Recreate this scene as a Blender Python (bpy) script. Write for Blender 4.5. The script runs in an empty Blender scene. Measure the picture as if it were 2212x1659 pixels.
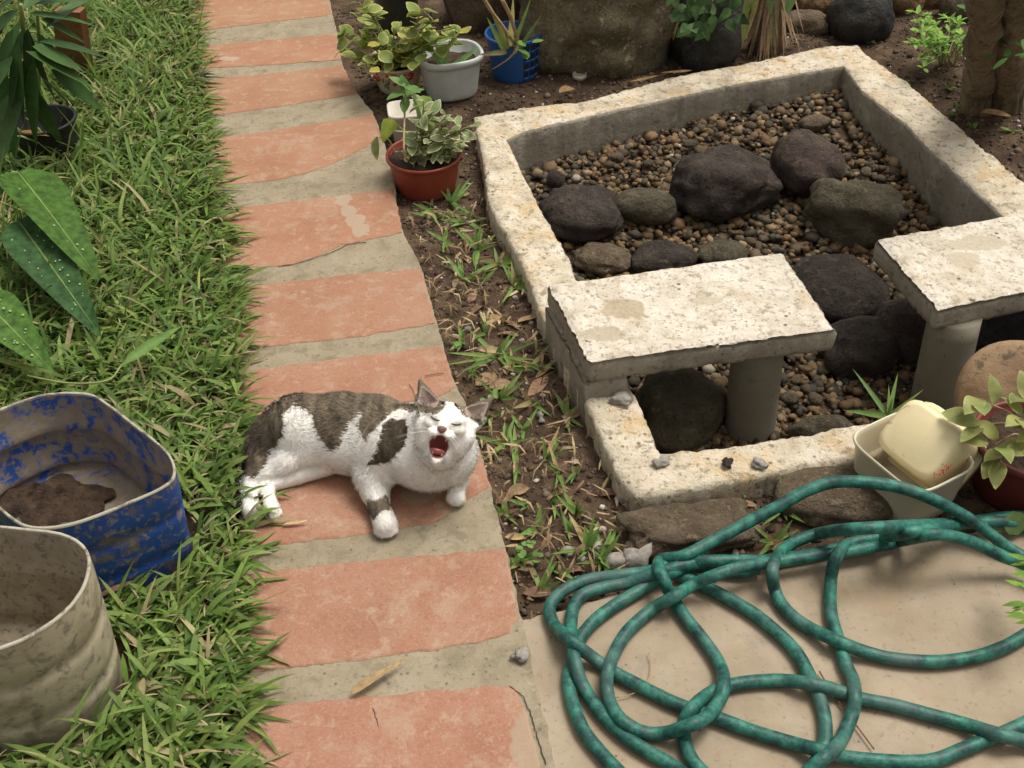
import bpy, bmesh, math, random
import numpy as np
from mathutils import Vector, Matrix, noise
random.seed(7); rng = np.random.default_rng(7)
SC = bpy.context.scene
COL = SC.collection
# ------------------------------------------------------------------ camera
FPX, W0, H0, CAMH = 2500.0, 2212.0, 1659.0, 1.5          # photo measured at 2212 x 1659
PITCH, ROLL = math.radians(40), math.radians(2)
Fv = Vector((0, math.cos(PITCH), -math.sin(PITCH)))
_R0 = Vector((1, 0, 0)); _U0 = Vector((0, math.sin(PITCH), math.cos(PITCH)))
Rv = _R0*math.cos(ROLL) - _U0*math.sin(ROLL)
Uv = _R0*math.sin(ROLL) + _U0*math.cos(ROLL)
CAM = Vector((0, 0, CAMH))
cd = bpy.data.cameras.new('camera'); cam = bpy.data.objects.new('camera', cd); COL.objects.link(cam)
cd.sensor_width = 36; cd.lens = 36*FPX/W0; cd.clip_end = 500; cd.clip_start = 0.02
M = Matrix((Rv, Uv, -Fv)).transposed().to_4x4(); M.translation = CAM
cam.matrix_world = M
SC.camera = cam
# ------------------------------------------------------------------ light: bright hazy overcast, sun high from the right
SUN_EL, SUN_AZ = math.radians(68), math.radians(62)        # azimuth measured from +Y towards +X
w = bpy.data.worlds.new('World'); SC.world = w; w.use_nodes = True
nt = w.node_tree; nt.nodes.clear()
sky = nt.nodes.new('ShaderNodeTexSky'); sky.sky_type = 'NISHITA'; sky.sun_disc = False
sky.sun_elevation = SUN_EL; sky.sun_rotation = SUN_AZ; sky.dust_density = 6; sky.air_density = 1; sky.ozone_density = 0.6
hs = nt.nodes.new('ShaderNodeHueSaturation'); hs.inputs['Saturation'].default_value = 0.08
bg = nt.nodes.new('ShaderNodeBackground'); bg.inputs['Strength'].default_value = 0.13
wo = nt.nodes.new('ShaderNodeOutputWorld')
nt.links.new(sky.outputs[0], hs.inputs['Color']); tn = nt.nodes.new('ShaderNodeMix'); tn.data_type = 'RGBA'; tn.blend_type = 'MULTIPLY'; tn.inputs[0].default_value = 1; tn.inputs[7].default_value = (1, .955, .88, 1)   # warm camera white balance
nt.links.new(hs.outputs[0], tn.inputs[6]); nt.links.new(tn.outputs[2], bg.inputs[0]); nt.links.new(bg.outputs[0], wo.inputs[0])
sl = bpy.data.lights.new('sun', 'SUN'); sl.energy = 2.0; sl.angle = math.radians(24); sl.color = (1, 0.95, 0.87)
so = bpy.data.objects.new('sun', sl); COL.objects.link(so)
sd = Vector((math.sin(SUN_AZ)*math.cos(SUN_EL), math.cos(SUN_AZ)*math.cos(SUN_EL), math.sin(SUN_EL)))
so.rotation_euler = (-sd).to_track_quat('-Z', 'Y').to_euler(); so.location = sd*20
SC.view_settings.view_transform = 'Standard'; SC.view_settings.look = 'None'
SC.view_settings.gamma = 1; SC.view_settings.exposure = 0.22
SC.cycles.max_bounces = 5; SC.cycles.transparent_max_bounces = 4
# ------------------------------------------------------------------ helpers
def un(x, y, z=0.0):
    d = Fv + Rv*((x-W0/2)/FPX) + Uv*((H0/2-y)/FPX)
    return CAM + d*((z-CAMH)/d.z)
def proj(P):
    v = np.asarray(P, float) - np.array(CAM)
    d = v @ np.array(Fv)
    return W0/2 + FPX*(v @ np.array(Rv))/d, H0/2 - FPX*(v @ np.array(Uv))/d
def ppm(P):                                    # photo pixels per metre at a point
    return FPX/((Vector(P)-CAM).dot(Fv))
ORG = {}
def mesh(name, V, F, m, col=None, smooth=True, extra=None):
    V = np.asarray(V, dtype=np.float32)
    me = bpy.data.meshes.new(name)
    if isinstance(F, np.ndarray):
        n, k = F.shape
        me.vertices.add(len(V)); me.vertices.foreach_set('co', V.ravel())
        me.loops.add(n*k); me.loops.foreach_set('vertex_index', F.ravel().astype(np.int32))
        me.polygons.add(n); me.polygons.foreach_set('loop_start', np.arange(0, n*k, k, dtype=np.int32))
        me.update(calc_edges=True); me.validate()
    else:
        me.from_pydata([tuple(map(float, v)) for v in V], [], [tuple(int(i) for i in f) for f in F])
    if smooth: me.polygons.foreach_set('use_smooth', [True]*len(me.polygons))
    if col is not None:
        a = me.color_attributes.new('Col', 'FLOAT_COLOR', 'POINT')
        c = np.ones((len(V), 4), np.float32); c[:, :3] = col
        a.data.foreach_set('color', c.ravel())
    if m: me.materials.append(m)
    return me
def root(name, label, cat, loc, group=None):
    o = bpy.data.objects.new(name, None); COL.objects.link(o)
    o.empty_display_size = 0.05
    o.location = loc; o['label'] = label; o['category'] = cat
    if group: o['group'] = group
    ORG[o.name] = np.array(loc, float)
    return o
def part(name, V, F, m, parent, col=None, smooth=True, label=None):
    org = ORG[parent.name]
    me = mesh(name, np.asarray(V, float)-org, F, m, col, smooth)
    o = bpy.data.objects.new(name, me); COL.objects.link(o); o.parent = parent
    ORG[o.name] = org
    if label: o['label'] = label
    return o
def thing(name, V, F, m, label, cat, group=None, col=None, smooth=True, base=None, kind=None):
    V = np.asarray(V, float)
    if base is None: base = np.array([V[:, 0].mean(), V[:, 1].mean(), V[:, 2].min()])
    base = np.array(base, float)
    o = bpy.data.objects.new(name, mesh(name, V-base, F, m, col, smooth)); COL.objects.link(o)
    o.location = base; ORG[o.name] = base
    if kind: o['kind'] = kind
    if label: o['label'] = label
    if cat and kind != 'structure': o['category'] = cat
    if group: o['group'] = group
    return o
def fb(p, s, o=4):
    return noise.fractal(Vector(p)*s, 1.0, 2.0, o, noise_basis='PERLIN_ORIGINAL')
def combine(parts):                             # [(V,F list/array)...] -> one
    Vs, Fs, n = [], [], 0
    for V, F in parts:
        V = np.asarray(V, float); Vs.append(V)
        Fs += [tuple(int(i)+n for i in f) for f in F]; n += len(V)
    return np.concatenate(Vs), Fs
# ---- materials
def nodes(name):
    m = bpy.data.materials.new(name); m.use_nodes = True
    t = m.node_tree; b = t.nodes['Principled BSDF']
    return m, t, b
def ramp(t, stops):
    r = t.nodes.new('ShaderNodeValToRGB'); e = r.color_ramp.elements
    while len(e) < len(stops): e.new(0.5)
    for el, (p, c) in zip(e, stops): el.position = p; el.color = (*c, 1) if len(c) == 3 else c
    return r
def ntex(t, scale, detail=6, rough=.6, co=None, dist=0):
    n = t.nodes.new('ShaderNodeTexNoise'); n.inputs['Scale'].default_value = scale
    n.inputs['Detail'].default_value = detail; n.inputs['Roughness'].default_value = rough
    n.inputs['Distortion'].default_value = dist
    if co is None: co = t.nodes.new('ShaderNodeTexCoord').outputs['Object']
    t.links.new(co, n.inputs['Vector']); return n
def mix(t, a, b, fac, mode='MIX'):
    n = t.nodes.new('ShaderNodeMix'); n.data_type = 'RGBA'; n.blend_type = mode
    for s, v in ((n.inputs[0], fac), (n.inputs[6], a), (n.inputs[7], b)):
        if hasattr(v, 'is_output'): t.links.new(v, s)
        elif isinstance(v, (int, float)): s.default_value = v
        else: s.default_value = (*v, 1)
    return n.outputs[2]
def pmat(name, stops, scale=8, rough=.85, bump=.3, bscale=None, specks=None, detail=8, spec=.3, attr=None, stains=None, bdist=.01, dist=0, stretch=None):
    """noise ramp colour; specks/stains = [(scale, lo, hi, colour, strength)...]"""
    m, t, b = nodes(name)
    co = t.nodes.new('ShaderNodeTexCoord').outputs['Object']
    if stretch:
        mpg = t.nodes.new('ShaderNodeMapping'); mpg.inputs['Scale'].default_value = stretch; t.links.new(co, mpg.inputs[0]); co = mpg.outputs[0]
    n = ntex(t, scale, detail, .62, co, dist)
    c = ramp(t, stops); t.links.new(n.outputs[0], c.inputs[0]); out = c.outputs[0]
    if attr:
        a = t.nodes.new('ShaderNodeVertexColor'); a.layer_name = 'Col'
        out = mix(t, out, a.outputs[0], 1.0, 'MULTIPLY') if attr == 'mul' else a.outputs[0]
    for (s, lo, hi, cc, st) in (stains or []):
        q = ntex(t, s, 5, .65, co, .4); r = ramp(t, [(lo, (0, 0, 0)), (hi, (st, st, st))])
        t.links.new(q.outputs[0], r.inputs[0]); out = mix(t, out, cc, r.outputs[0])
    for (s, lo, hi, cc, st) in (specks or []):
        q = t.nodes.new('ShaderNodeTexVoronoi'); q.inputs['Scale'].default_value = s; t.links.new(co, q.inputs['Vector'])
        r = ramp(t, [(lo, (st, st, st)), (hi, (0, 0, 0))]); t.links.new(q.outputs['Distance'], r.inputs[0])
        g = ntex(t, s*.35, 2, .5, co); rg = ramp(t, [(.48, (0, 0, 0)), (.56, (1, 1, 1))]); t.links.new(g.outputs[0], rg.inputs[0])
        f = t.nodes.new('ShaderNodeMath'); f.operation = 'MULTIPLY'; t.links.new(r.outputs[0], f.inputs[0]); t.links.new(rg.outputs[0], f.inputs[1])
        out = mix(t, out, cc, f.outputs[0])
    t.links.new(out, b.inputs['Base Color'])
    b.inputs['Roughness'].default_value = rough; b.inputs['Specular IOR Level'].default_value = spec
    if bump:
        bn = ntex(t, bscale or scale*4, 8, .7, co)
        bp = t.nodes.new('ShaderNodeBump'); bp.inputs['Strength'].default_value = bump; bp.inputs['Distance'].default_value = bdist
        t.links.new(bn.outputs[0], bp.inputs['Height']); t.links.new(bp.outputs[0], b.inputs['Normal'])
    return m
def leafmat(name, rough=.5, trans=.35, spec=.3, noise_amt=.25, nscale=40):
    m, t, b = nodes(name)
    a = t.nodes.new('ShaderNodeVertexColor'); a.layer_name = 'Col'
    n = ntex(t, nscale, 4); r = ramp(t, [(.3, (1-noise_amt,)*3), (.7, (1+noise_amt,)*3)]); t.links.new(n.outputs[0], r.inputs[0])
    c = mix(t, a.outputs[0], r.outputs[0], 1.0, 'MULTIPLY')
    t.links.new(c, b.inputs['Base Color']); b.inputs['Roughness'].default_value = rough
    b.inputs['Specular IOR Level'].default_value = spec
    tr = t.nodes.new('ShaderNodeBsdfTranslucent'); t.links.new(c, tr.inputs[0])
    ms = t.nodes.new('ShaderNodeMixShader'); ms.inputs[0].default_value = trans
    t.links.new(b.outputs[0], ms.inputs[1]); t.links.new(tr.outputs[0], ms.inputs[2])
    t.links.new(ms.outputs[0], t.nodes['Material Output'].inputs[0])
    return m
MT = {}
MT['soil'] = pmat('soil', [(.3, (.04, .024, .014)), (.5, (.085, .053, .032)), (.72, (.15, .10, .064))], 18, .95, .9, 60, bdist=.012,
                  specks=[(110, .10, .24, (.26, .20, .15), .8), (60, .10, .22, (.02, .014, .01), .9)])
MT['potsoil'] = pmat('pot soil', [(.3, (.03, .018, .012)), (.7, (.11, .07, .045))], 60, .95, 1, 120)
MT['mortar'] = pmat('mortar', [(.25, (.215, .175, .115)), (.5, (.285, .24, .165)), (.8, (.36, .31, .225))], 9, .93, .5, 110, bdist=.006,
                    specks=[(70, .10, .24, (.11, .095, .07), .85), (130, .08, .2, (.46, .41, .32), .6)], stains=[(22, .5, .66, (.19, .16, .11), .8), (110, .55, .66, (.16, .135, .10), .6)])
def add_spots(m, spots):
    t = m.node_tree; b = t.nodes['Principled BSDF']; src = b.inputs['Base Color'].links[0].from_socket
    co = t.nodes.new('ShaderNodeNewGeometry').outputs['Position']
    for (p, rx_, ry_, c) in spots:                         # old damp marks with an outline of their own
        mp_ = t.nodes.new('ShaderNodeMapping'); mp_.vector_type = 'POINT'; mp_.inputs['Location'].default_value = (-p[0]/rx_, -p[1]/ry_, 0); mp_.inputs['Scale'].default_value = (1/rx_, 1/ry_, 0)
        n = ntex(t, 22, 4, .6, co); ad = t.nodes.new('ShaderNodeVectorMath'); ad.operation = 'MULTIPLY_ADD'; ad.inputs[1].default_value = (.05, .05, 0); t.links.new(n.outputs[1], ad.inputs[0]); t.links.new(co, ad.inputs[2])
        t.links.new(ad.outputs[0], mp_.inputs[0]); ln = t.nodes.new('ShaderNodeVectorMath'); ln.operation = 'LENGTH'; t.links.new(mp_.outputs[0], ln.inputs[0])
        r = ramp(t, [(.86, (.75,)*3), (1.0, (0, 0, 0))]); t.links.new(ln.outputs['Value'], r.inputs[0]); src = mix(t, src, c, r.outputs[0])
    t.links.new(src, b.inputs['Base Color'])
    return m
def tile_mat(name, k, grain, spots=()):
    c = lambda v: tuple(x*y for x, y in zip(v, k))
    m = pmat(name, [(.25, c((.262, .127, .073))), (.5, c((.318, .163, .096))), (.78, c((.352, .212, .137)))], 6, .9, .35, 150, bdist=.004,
                  stains=[(8, .55, .70, (.37, .265, .185), .75), (34, .56, .66, (.42, .31, .23), .5), (150, .52, .60, (.25, .09, .052), grain), (300, .54, .64, (.44, .33, .25), grain), (20, .55, .66, (.36, .255, .18), .6)],
                  specks=[(55, .04, .10, (.12, .085, .055), .8)])
    return add_spots(m, spots)
MT['patio'] = pmat('patio concrete', [(.25, (.24, .19, .13)), (.5, (.30, .245, .175)), (.8, (.36, .305, .228))], 8, .88, .25, 80, bdist=.004,
                   stains=[(6, .52, .70, (.28, .185, .105), .6), (20, .56, .70, (.25, .195, .135), .6), (3, .52, .68, (.41, .34, .25), .6), (90, .58, .66, (.20, .155, .11), .6), (13, .58, .68, (.22, .19, .155), .45)],
                   specks=[(38, .04, .10, (.09, .065, .045), .9)])
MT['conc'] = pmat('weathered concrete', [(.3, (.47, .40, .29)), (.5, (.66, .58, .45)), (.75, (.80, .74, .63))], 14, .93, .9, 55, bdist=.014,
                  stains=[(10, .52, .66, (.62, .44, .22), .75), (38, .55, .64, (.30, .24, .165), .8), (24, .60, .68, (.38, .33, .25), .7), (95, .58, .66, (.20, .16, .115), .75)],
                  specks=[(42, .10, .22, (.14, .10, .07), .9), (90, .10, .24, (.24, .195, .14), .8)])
STAINS = {}
def slab_mat(name, spots):
    m = pmat(name, [(.3, (.50, .44, .34)), (.5, (.66, .60, .51)), (.75, (.78, .735, .66))], 20, .93, .8, 70, bdist=.010,
                     stains=[(9, .53, .68, (.54, .43, .28), .65), (44, .55, .63, (.36, .305, .225), .8), (120, .57, .64, (.24, .20, .145), .75)],
                     specks=[(36, .10, .19, (.14, .11, .08), .95), (80, .12, .28, (.30, .25, .18), .85)])
    return add_spots(m, spots)
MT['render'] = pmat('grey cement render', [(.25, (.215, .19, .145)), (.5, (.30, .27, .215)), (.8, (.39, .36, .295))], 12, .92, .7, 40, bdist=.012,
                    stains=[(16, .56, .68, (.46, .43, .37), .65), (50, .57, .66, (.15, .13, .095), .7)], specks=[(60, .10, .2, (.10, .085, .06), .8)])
MT['leg'] = pmat('smooth grey cement', [(.25, (.155, .14, .105)), (.6, (.22, .20, .155)), (.85, (.28, .255, .21))], 9, .85, .2, 60, bdist=.004,
                 specks=[(40, .05, .10, (.05, .045, .035), .9)], stains=[(30, .58, .7, (.13, .115, .085), .6)])
def rockmat(name, dark, mid, lite, scale=9, pores=.0, moss=None, rough=.85):
    return pmat(name, [(.3, dark), (.5, mid), (.72, lite)], scale*2.2, rough, 1.0, 60, bdist=.022,
                stains=([(7, .48, .62, moss, .8)] if moss else []) + [(30, .58, .68, tuple(min(1, x*1.7) for x in lite), .55), (110, .56, .66, tuple(x*.45 for x in dark), .7), (150, .60, .68, tuple(min(1, x*2.2) for x in lite), .45)],
                specks=[(70, .14, .28, tuple(x*.3 for x in dark), pores)] if pores else None)
MT['lava'] = rockmat('dark porous lava rock', (.030, .023, .019), (.058, .045, .037), (.105, .083, .068), pores=.9)
MT['lavapurple'] = rockmat('purplish rock', (.042, .029, .025), (.075, .052, .045), (.125, .098, .078), pores=.4, moss=(.12, .10, .058))
MT['greyrock'] = rockmat('olive grey river rock', (.065, .056, .036), (.11, .094, .06), (.165, .142, .095), pores=.4)
MT['tanrock'] = rockmat('tan rock', (.095, .070, .043), (.155, .115, .074), (.235, .185, .125), pores=.5)
MT['boulder'] = rockmat('mossy boulder', (.10, .082, .048), (.21, .178, .108), (.38, .335, .23), 4, moss=(.07, .064, .02), pores=.6)
MT['blackrock'] = rockmat('black rock', (.014, .013, .012), (.030, .028, .026), (.065, .060, .053), rough=.6)
MT['ochrerock'] = rockmat('ochre rock', (.14, .08, .035), (.24, .145, .07), (.33, .22, .12), pores=.6)
MT['pebbles'] = pmat('pebbles', [(.3, (.7, .7, .7)), (.7, (1.2, 1.2, 1.2))], 60, .8, .3, 200, attr='mul', bdist=.003)
MT['chip'] = pmat('pale stone chip', [(.3, (.17, .155, .135)), (.7, (.40, .37, .33))], 60, .85, .5, 120)
MT['taro'] = leafmat('taro leaf', .6, .12, .14, .5, 55); MT['leaf'] = leafmat('leaf'); MT['grass'] = leafmat('grass blade', .55, .35, .25, .15, 90)
MT['glossleaf'] = leafmat('glossy leaf', .5, .10, .22, .2, 30)
MT['dry'] = leafmat('dry leaf', .85, .2, .15, .3, 120)
MT['bark'] = pmat('bark', [(.3, (.15, .11, .065)), (.5, (.29, .225, .14)), (.75, (.42, .345, .23))], 26, .95, 1, 40, stains=[(9, .55, .7, (.12, .13, .05), .6), (50, .55, .65, (.08, .06, .035), .7)], stretch=(1.6, 1.6, .28), bdist=.03)
MT['stem'] = pmat('stem', [(.3, (.16, .20, .06)), (.7, (.30, .33, .13))], 30, .6, .1)
MT['drystem'] = pmat('dry stem', [(.3, (.28, .19, .10)), (.7, (.45, .34, .20))], 40, .8, .2)
MT['wood'] = pmat('weathered red board', [(.25, (.13, .055, .025)), (.5, (.20, .09, .04)), (.8, (.27, .14, .08))], 18, .8, .4, 60, stains=[(8, .6, .75, (.26, .20, .14), .6)])
def plastic(name, c, rough=.45, dirt=None, ds=(10, .5, .66), var=.15, d2=None):
    lo = tuple(x*(1-var) for x in c); hi = tuple(min(1, x*(1+var)) for x in c)
    st = [(ds[0], ds[1], ds[2], dirt, .9)] if dirt else []
    if d2: st.append(d2)
    return pmat(name, [(.3, lo), (.7, hi)], 12, rough, .08, 60, stains=st, spec=.4, bdist=.004)
MT['redpot'] = plastic('brick red plastic', (.24, .045, .025), .4, (.16, .06, .04), (20, .58, .75))
MT['maroonpot'] = plastic('maroon plastic', (.14, .028, .024), .45, (.10, .05, .04), (15, .55, .7))
MT['whitepot'] = plastic('grey white plastic', (.50, .53, .52), .45, (.38, .36, .30), (12, .58, .75))
MT['creampot'] = plastic('off white plastic', (.60, .56, .48), .5, (.45, .38, .28), (12, .58, .75))
MT['paintpot'] = plastic('painted enamel', (.62, .54, .36), .4, (.42, .34, .2), (15, .58, .75))
MT['redpaint'] = plastic('red paint', (.45, .02, .015), .4); MT['greenpaint'] = plastic('green paint', (.10, .2, .12), .4)
MT['bluepot'] = plastic('bright blue plastic', (.018, .085, .27), .4, (.05, .08, .14), (18, .6, .75))
MT['blackpot'] = plastic('black plastic', (.016, .016, .016), .5, (.05, .045, .035), (12, .55, .7))
MT['greenblack'] = plastic('dark green plastic', (.03, .034, .026), .45, (.07, .065, .045), (14, .55, .7))
MT['bluetub'] = plastic('muddy blue plastic', (.016, .065, .27), .5, (.16, .13, .085), (16, .52, .64), d2=(70, .54, .62, (.24, .20, .14), .7))
MT['bluetubin'] = plastic('mud caked blue plastic', (.02, .07, .30), .7, (.27, .225, .155), (16, .44, .54), d2=(60, .47, .54, (.22, .18, .12), .85))
MT['greytub'] = plastic('worn white plastic', (.42, .37, .26), .6, (.22, .185, .12), (12, .48, .66), d2=(55, .52, .64, (.12, .11, .085), .65))
MT['greytubin'] = plastic('cement caked plastic', (.34, .29, .215), .85, (.25, .21, .145), (14, .45, .6), d2=(90, .54, .62, (.12, .11, .10), .75))
MT['rim'] = plastic('worn cut plastic edge', (.36, .34, .27), .7, (.14, .12, .09), (40, .5, .62))
MT['cream'] = plastic('yellowed cream plastic', (.72, .62, .38), .38, (.55, .41, .18), (8, .58, .74), .06, d2=(50, .64, .70, (.25, .19, .1), .7))
MT['offwhite'] = plastic('off white tub plastic', (.62, .57, .44), .4, (.52, .42, .24), (9, .56, .72), .06)
MT['clay'] = pmat('rough clay', [(.25, (.20, .125, .07)), (.5, (.30, .20, .12)), (.8, (.38, .28, .18))], 14, .9, .5, 60, stains=[(30, .58, .66, (.10, .08, .06), .8)])
m, t, b = nodes('garden hose rubber')
co = t.nodes.new('ShaderNodeTexCoord').outputs['Object']
n1 = ntex(t, 38, 7, .72, co); r1 = ramp(t, [(.38, (.010, .042, .042)), (.5, (.017, .105, .082)), (.62, (.038, .19, .14))]); t.links.new(n1.outputs[0], r1.inputs[0])
n2 = ntex(t, 9, 5, .6, co); r2 = ramp(t, [(.52, (0, 0, 0)), (.68, (.75,)*3)]); t.links.new(n2.outputs[0], r2.inputs[0])
t.links.new(mix(t, r1.outputs[0], (.075, .125, .115), r2.outputs[0]), b.inputs['Base Color']); b.inputs['Roughness'].default_value = .5; b.inputs['Specular IOR Level'].default_value = .35
n3 = ntex(t, 220, 3, .5, co); bp = t.nodes.new('ShaderNodeBump'); bp.inputs['Strength'].default_value = .25; bp.inputs['Distance'].default_value = .003
t.links.new(n3.outputs[0], bp.inputs['Height']); t.links.new(bp.outputs[0], b.inputs['Normal']); MT['hose'] = m
m, t, b = nodes('muddy water'); b.inputs['Base Color'].default_value = (.10, .105, .10, 1); b.inputs['Roughness'].default_value = .05; MT['water'] = m
m, t, b = nodes('cat coat'); a = t.nodes.new('ShaderNodeVertexColor'); a.layer_name = 'Col'
t.links.new(a.outputs[0], b.inputs['Base Color']); b.inputs['Roughness'].default_value = .8; b.inputs['Specular IOR Level'].default_value = .15; MT['coat'] = m
m, t, b = nodes('tongue'); b.inputs['Base Color'].default_value = (.50, .15, .15, 1); b.inputs['Roughness'].default_value = .35; MT['tongue'] = m
m, t, b = nodes('nose leather'); b.inputs['Base Color'].default_value = (.17, .075, .07, 1); b.inputs['Roughness'].default_value = .5; MT['nose'] = m
m, t, b = nodes('tooth'); b.inputs['Base Color'].default_value = (.8, .76, .66, 1); b.inputs['Roughness'].default_value = .3; MT['tooth'] = m
m, t, b = nodes('eyelid line'); b.inputs['Base Color'].default_value = (.06, .03, .03, 1); b.inputs['Roughness'].default_value = .5; MT['lid'] = m
m, t, b = nodes('whisker'); b.inputs['Base Color'].default_value = (.85, .83, .78, 1); b.inputs['Roughness'].default_value = .4; MT['whisker'] = m
# ---- shapes
def tube(pts, rad, seg=8, cap=True):
    P = np.array([tuple(p) for p in pts], float); n = len(P)
    R = np.full(n, rad) if np.isscalar(rad) else np.asarray(rad, float)
    T = np.gradient(P, axis=0); T /= np.linalg.norm(T, axis=1)[:, None]+1e-12
    up = np.array([0, 0, 1.]) if abs(T[0, 2]) < .9 else np.array([1., 0, 0])
    V = []; N = None
    for i in range(n):
        if N is None: N = np.cross(T[i], up)
        else: N = N - T[i]*(N@T[i])
        N = N/np.linalg.norm(N); B = np.cross(T[i], N)
        for k in range(seg):
            a = 2*math.pi*k/seg; V.append(P[i]+R[i]*(math.cos(a)*N+math.sin(a)*B))
    F = [(i*seg+k, i*seg+(k+1) % seg, (i+1)*seg+(k+1) % seg, (i+1)*seg+k) for i in range(n-1) for k in range(seg)]
    if cap: F += [tuple(range(seg))[::-1], tuple((n-1)*seg+k for k in range(seg))]
    return np.array(V), F
def spline(pts, per=8):
    P = np.array([tuple(p) for p in pts], float); out = []
    Q = np.vstack([2*P[0]-P[1], P, 2*P[-1]-P[-2]])
    for i in range(1, len(Q)-2):
        for k in range(per):
            t = k/per; a, b_, c, d = Q[i-1], Q[i], Q[i+1], Q[i+2]
            out.append(.5*((2*b_)+(-a+c)*t+(2*a-5*b_+4*c-d)*t*t+(-a+3*b_-3*c+d)*t**3))
    out.append(P[-1]); return np.array(out)
def ring_loft(rings, close_first=False, close_last=False):
    n = len(rings[0]); V = np.concatenate([np.asarray(r, float) for r in rings])
    F = [(i*n+k, i*n+(k+1) % n, (i+1)*n+(k+1) % n, (i+1)*n+k) for i in range(len(rings)-1) for k in range(n)]
    if close_first: F.append(tuple(range(n))[::-1])
    if close_last: F.append(tuple((len(rings)-1)*n+k for k in range(n)))
    return V, F
def circle(c, r, z, n=40, e=1.0, sq=2.0, rot=0):
    o = []
    for k in range(n):
        a = 2*math.pi*k/n; ca, sa = math.cos(a), math.sin(a)
        q = (abs(ca)**sq+abs(sa)**sq)**(-1/sq)
        x, y = r*q*ca, r*q*sa*e
        o.append((c[0]+x*math.cos(rot)-y*math.sin(rot), c[1]+x*math.sin(rot)+y*math.cos(rot), z))
    return np.array(o)
def pot_shell(c, prof, inner, n=40, e=1.0, sq=2.0, rot=0):
    """prof: [(r,z)] outside bottom->rim, inner: [(r,z)] rim->inside floor"""
    rings = [circle(c, r, z, n, e, sq, rot) for r, z in prof+inner]
    return ring_loft(rings, True, True)
def ico(sub):
    bm = bmesh.new(); bmesh.ops.create_icosphere(bm, subdivisions=sub, radius=1)
    V = np.array([v.co[:] for v in bm.verts]); F = np.array([[v.index for v in f.verts] for f in bm.faces]); bm.free(); return V, F
ICO = {s: ico(s) for s in (1, 2, 3, 4, 5)}
def rock_geo(c, r, seed, rotz=0, sub=4, rough=.16, pits=0, boxy=0, tilt=(0, 0)):
    V0, F = ICO[sub]; V = np.empty_like(V0); off = Vector((seed*7.3, seed*3.1, seed*1.7))
    for i, v in enumerate(V0):
        d = Vector(v)
        if boxy:
            q = (abs(d.x)**(2+boxy)+abs(d.y)**(2+boxy)+abs(d.z)**(2+boxy))**(-1/(2+boxy)); dd = d*q
        else: dd = d
        k = 1+rough*noise.fractal(d*1.1+off, 1, 2, 3)*1.6+rough*.35*noise.fractal(d*4+off, .9, 2, 4)
        if pits: k -= pits*max(0, noise.noise(d*11+off)-.25)
        V[i] = dd*k
    V = V*np.array(r)
    E_ = Matrix.Rotation(rotz, 3, 'Z') @ Matrix.Rotation(tilt[0], 3, 'X') @ Matrix.Rotation(tilt[1], 3, 'Y')
    V = V @ np.array(E_).T
    return V+np.array(c), F
def leaf_geo(base, d, up, L, Wd, shape='ovate', curl=.3, fold=.15, n=7, c_in=(.1, .2, .05), c_ed=None, wave=0, tipc=None):
    d = Vector(d).normalized(); up = Vector(up); side = d.cross(up).normalized(); up = side.cross(d).normalized()
    cols = (-1, -.72, 0, .72, 1); V, C = [], []
    ph = random.random()*6
    for i in range(n):
        t = i/(n-1)
        if shape == 'ovate': wv = math.sin(math.pi*min(1, t*.96+.02))**.75*(1.1-.25*t)
        elif shape == 'round': wv = math.sqrt(max(0.0, 1-(2*t-1)**2))**.9
        elif shape == 'heart': wv = (1-t)**.72*1.15*(1-math.exp(-t*14)) if t > .04 else .35
        elif shape == 'lance': wv = math.sin(math.pi*t**.7)**.9
        else: wv = (1-t**2.2)*(.6+.4*min(1, t*6))
        wv = max(wv, .02)*Wd/2
        p = Vector(base)+d*(L*(t-.12*curl*t*t))+up*(-L*curl*t*t*.55)
        for s in cols:
            q = p+side*(wv*s)+up*(abs(s)*wv*fold+wave*L*math.sin(6*t+ph+2*s)*abs(s))
            V.append(tuple(q))
            c = c_ed if (c_ed is not None and abs(s) > .9) else c_in
            if c_ed is not None and i == n-1: c = c_ed
            if tipc is not None and t > .7: c = tipc
            C.append(c)
    F = [(i*5+k, i*5+k+1, (i+1)*5+k+1, (i+1)*5+k) for i in range(n-1) for k in range(4)]
    return np.array(V), F, np.array(C)
def jit(c, a=.18):
    k = 1+random.uniform(-a, a); return tuple(max(0, x*k*(1+random.uniform(-a, a)*.35)) for x in c)
def add_leaf(parent, *a, mat='leaf', name='leaf', **k):
    V, F, C = leaf_geo(*a, **k)
    return part(name, V, F, MT[mat], parent, C)
def pixpoly(pts, z=0): return [un(x, y, z) for x, y in pts]
def in_poly(x, y, poly):
    x = np.asarray(x, float); y = np.asarray(y, float); inside = np.zeros(x.shape, bool); n = len(poly); j = n-1
    for i in range(n):
        xi, yi = poly[i]; xj, yj = poly[j]
        c = ((yi > y) != (yj > y)) & (x < (xj-xi)*(y-yi)/(yj-yi+1e-12)+xi); inside ^= c; j = i
    return inside
def resample(pts, step):
    P = np.array([tuple(p) for p in pts], float); o = [P[0]]
    for a, b_ in zip(P[:-1], P[1:]):
        k = max(1, int(np.linalg.norm(b_-a)/step))
        for i in range(1, k+1): o.append(a+(b_-a)*i/k)
    return np.array(o)
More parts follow.
